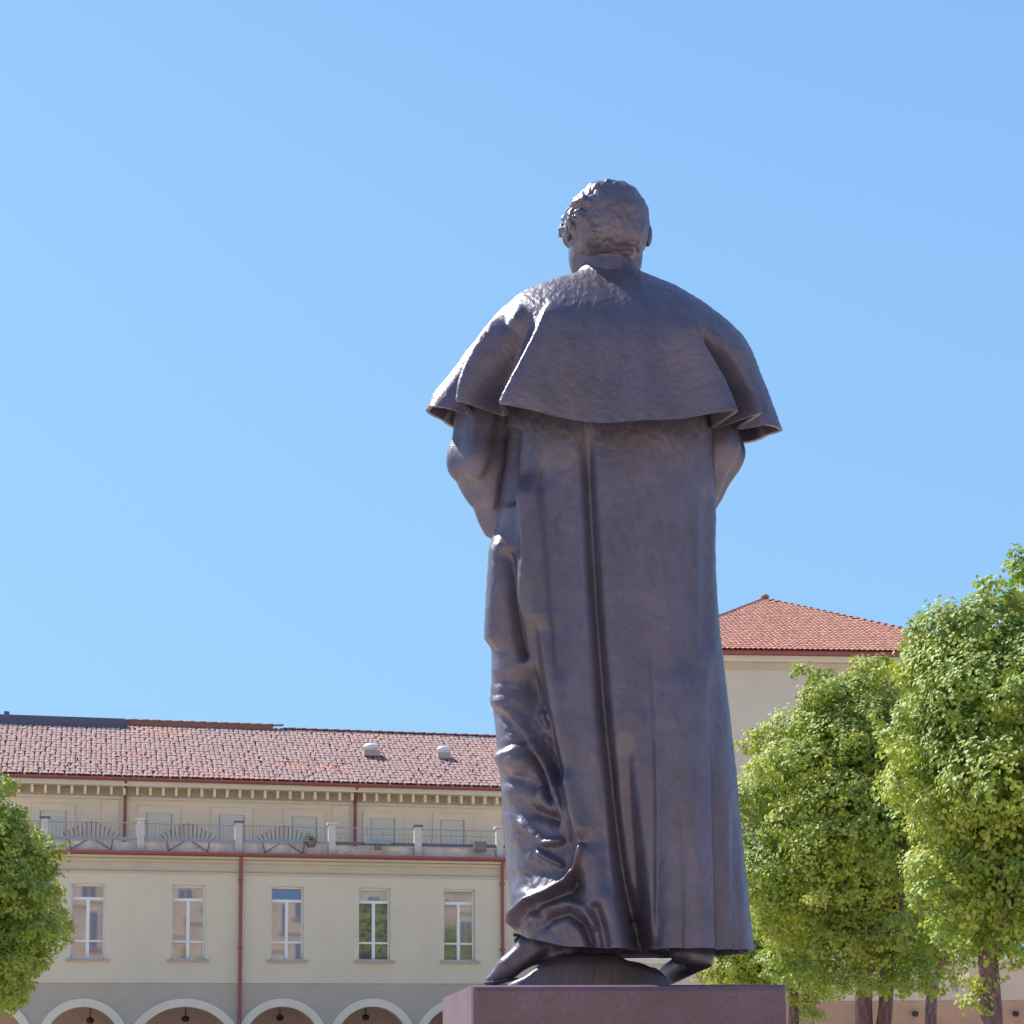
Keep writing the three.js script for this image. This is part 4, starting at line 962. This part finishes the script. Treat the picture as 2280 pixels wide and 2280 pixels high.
tree('broad green tree at the right of the statue with a forked double trunk', 33, [[1638, 1630, 1820, 0.20], [1668, 1676, 1830, 0.17]], [1592, 1548, 190, 295, 2.4], { leaves: 120000, lobes: 42, extra: [[1640, 1268, 0.4, 0.45], [1425, 1400, 0, 0.35], [1430, 1520, 0.3, 0.6], [1455, 1690, 0.3, 0.6], [1560, 1330, 0.3, 0.5], [1500, 1780, 0, 0.55], [1700, 1300, 0.5, 0.5], [1480, 1820, 0.2, 0.4], [1540, 1835, 0.5, 0.42], [1600, 1825, 0.8, 0.4], [1700, 1820, 0.6, 0.45], [1660, 1790, 1.0, 0.5], [1740, 1780, 0.4, 0.5], [1440, 1640, 0.3, 0.5], [1580, 1790, 1.0, 0.5], [1500, 1850, 0.2, 0.3], [1570, 1862, 0.7, 0.34], [1620, 1858, 1.1, 0.32], [1690, 1862, 0.9, 0.34], [1720, 1850, 0.7, 0.4], [1650, 1845, -0.8, 0.4], [1770, 1850, 0.2, 0.4]] });
tree('tall yellow green tree overhanging the courtyard beside the forked tree', 25, [[1866, 1862, 1780, 0.19]], [1948, 1445, 240, 345, 2.2], { leaves: 150000, lobes: 46, extra: [[1928, 1045, 0.2, 0.16], [1932, 1080, 0.2, 0.3], [1872, 1100, 0.2, 0.17], [1885, 1140, 0.2, 0.34], [1805, 1162, 0.1, 0.2], [1820, 1195, 0.1, 0.36], [1745, 1270, 0.2, 0.34], [1715, 1420, 0.6, 0.38], [1730, 1480, 0.5, 0.36], [1760, 1690, 0.7, 0.34], [1800, 1660, 0.6, 0.38], [1840, 1790, 0, 0.3], [1850, 1850, 0, 0.22], [1845, 1890, 0.1, 0.2], [1790, 1560, 0.6, 0.4], [1770, 1230, 0.2, 0.36], [1800, 1750, 0.3, 0.4], [1830, 1720, 0.6, 0.42], [1890, 1790, 0.3, 0.42], [1920, 1760, 0.5, 0.5], [1740, 1360, 0.4, 0.4], [1760, 1640, 0.5, 0.36]] });
tree('dark green tree standing between the two courtyard trees, farther back', 43, [[1762, 1760, 1850, 0.18]], [1745, 1700, 130, 165, 2.4], { leaves: 34000, lobes: 34 });
tree('small shaded tree close behind the pedestal corner', 44, [[1500, 1500, 1840, 0.16]], [1440, 1800, 118, 76, 1.9], { leaves: 34000, lobes: 28, extra: [[1340, 1835, 0, 0.4], [1400, 1852, 0, 0.45], [1460, 1856, 0.3, 0.45], [1515, 1885, 0.3, 0.35], [1545, 1868, 0.2, 0.4], [1530, 1915, 0.2, 0.3]] });
tree('green tree in front of the arcade, its crown reaching the terrace', 33, [[-60, -60, 1860, 0.2]], [-70, 1705, 165, 235, 2.2], { leaves: 90000, lobes: 44, extra: [[12, 1475, 0.2, 0.2], [20, 1560, 0.2, 0.35], [60, 1620, 0.2, 0.35], [85, 1690, 0.1, 0.3], [70, 1750, 0.1, 0.35], [55, 1820, 0.1, 0.3], [20, 1880, 0, 0.3]] });
// trees across the courtyard, behind the camera: mirrored in the window panes
[[14, 13], [24, 16], [35, 12], [47, 15]].forEach(([x, z], i) => tree(['slim', 'round', 'wide', 'tall'][i] + ' tree across the courtyard mirrored in the window panes', 0, [[0, 10, 1750, 0.2]], [0, [1250, 1330, 1300, 1150][i], [210, 280, 330, 240][i], [430, 380, 400, 560][i]], { leaves: 16000, size: 0.16, lobes: 40, at: (q, y, dz = 0) => V(x + q * 0.01, (1950 - y) * 0.01, z + dz) }));
renderer.render(scene, camera);
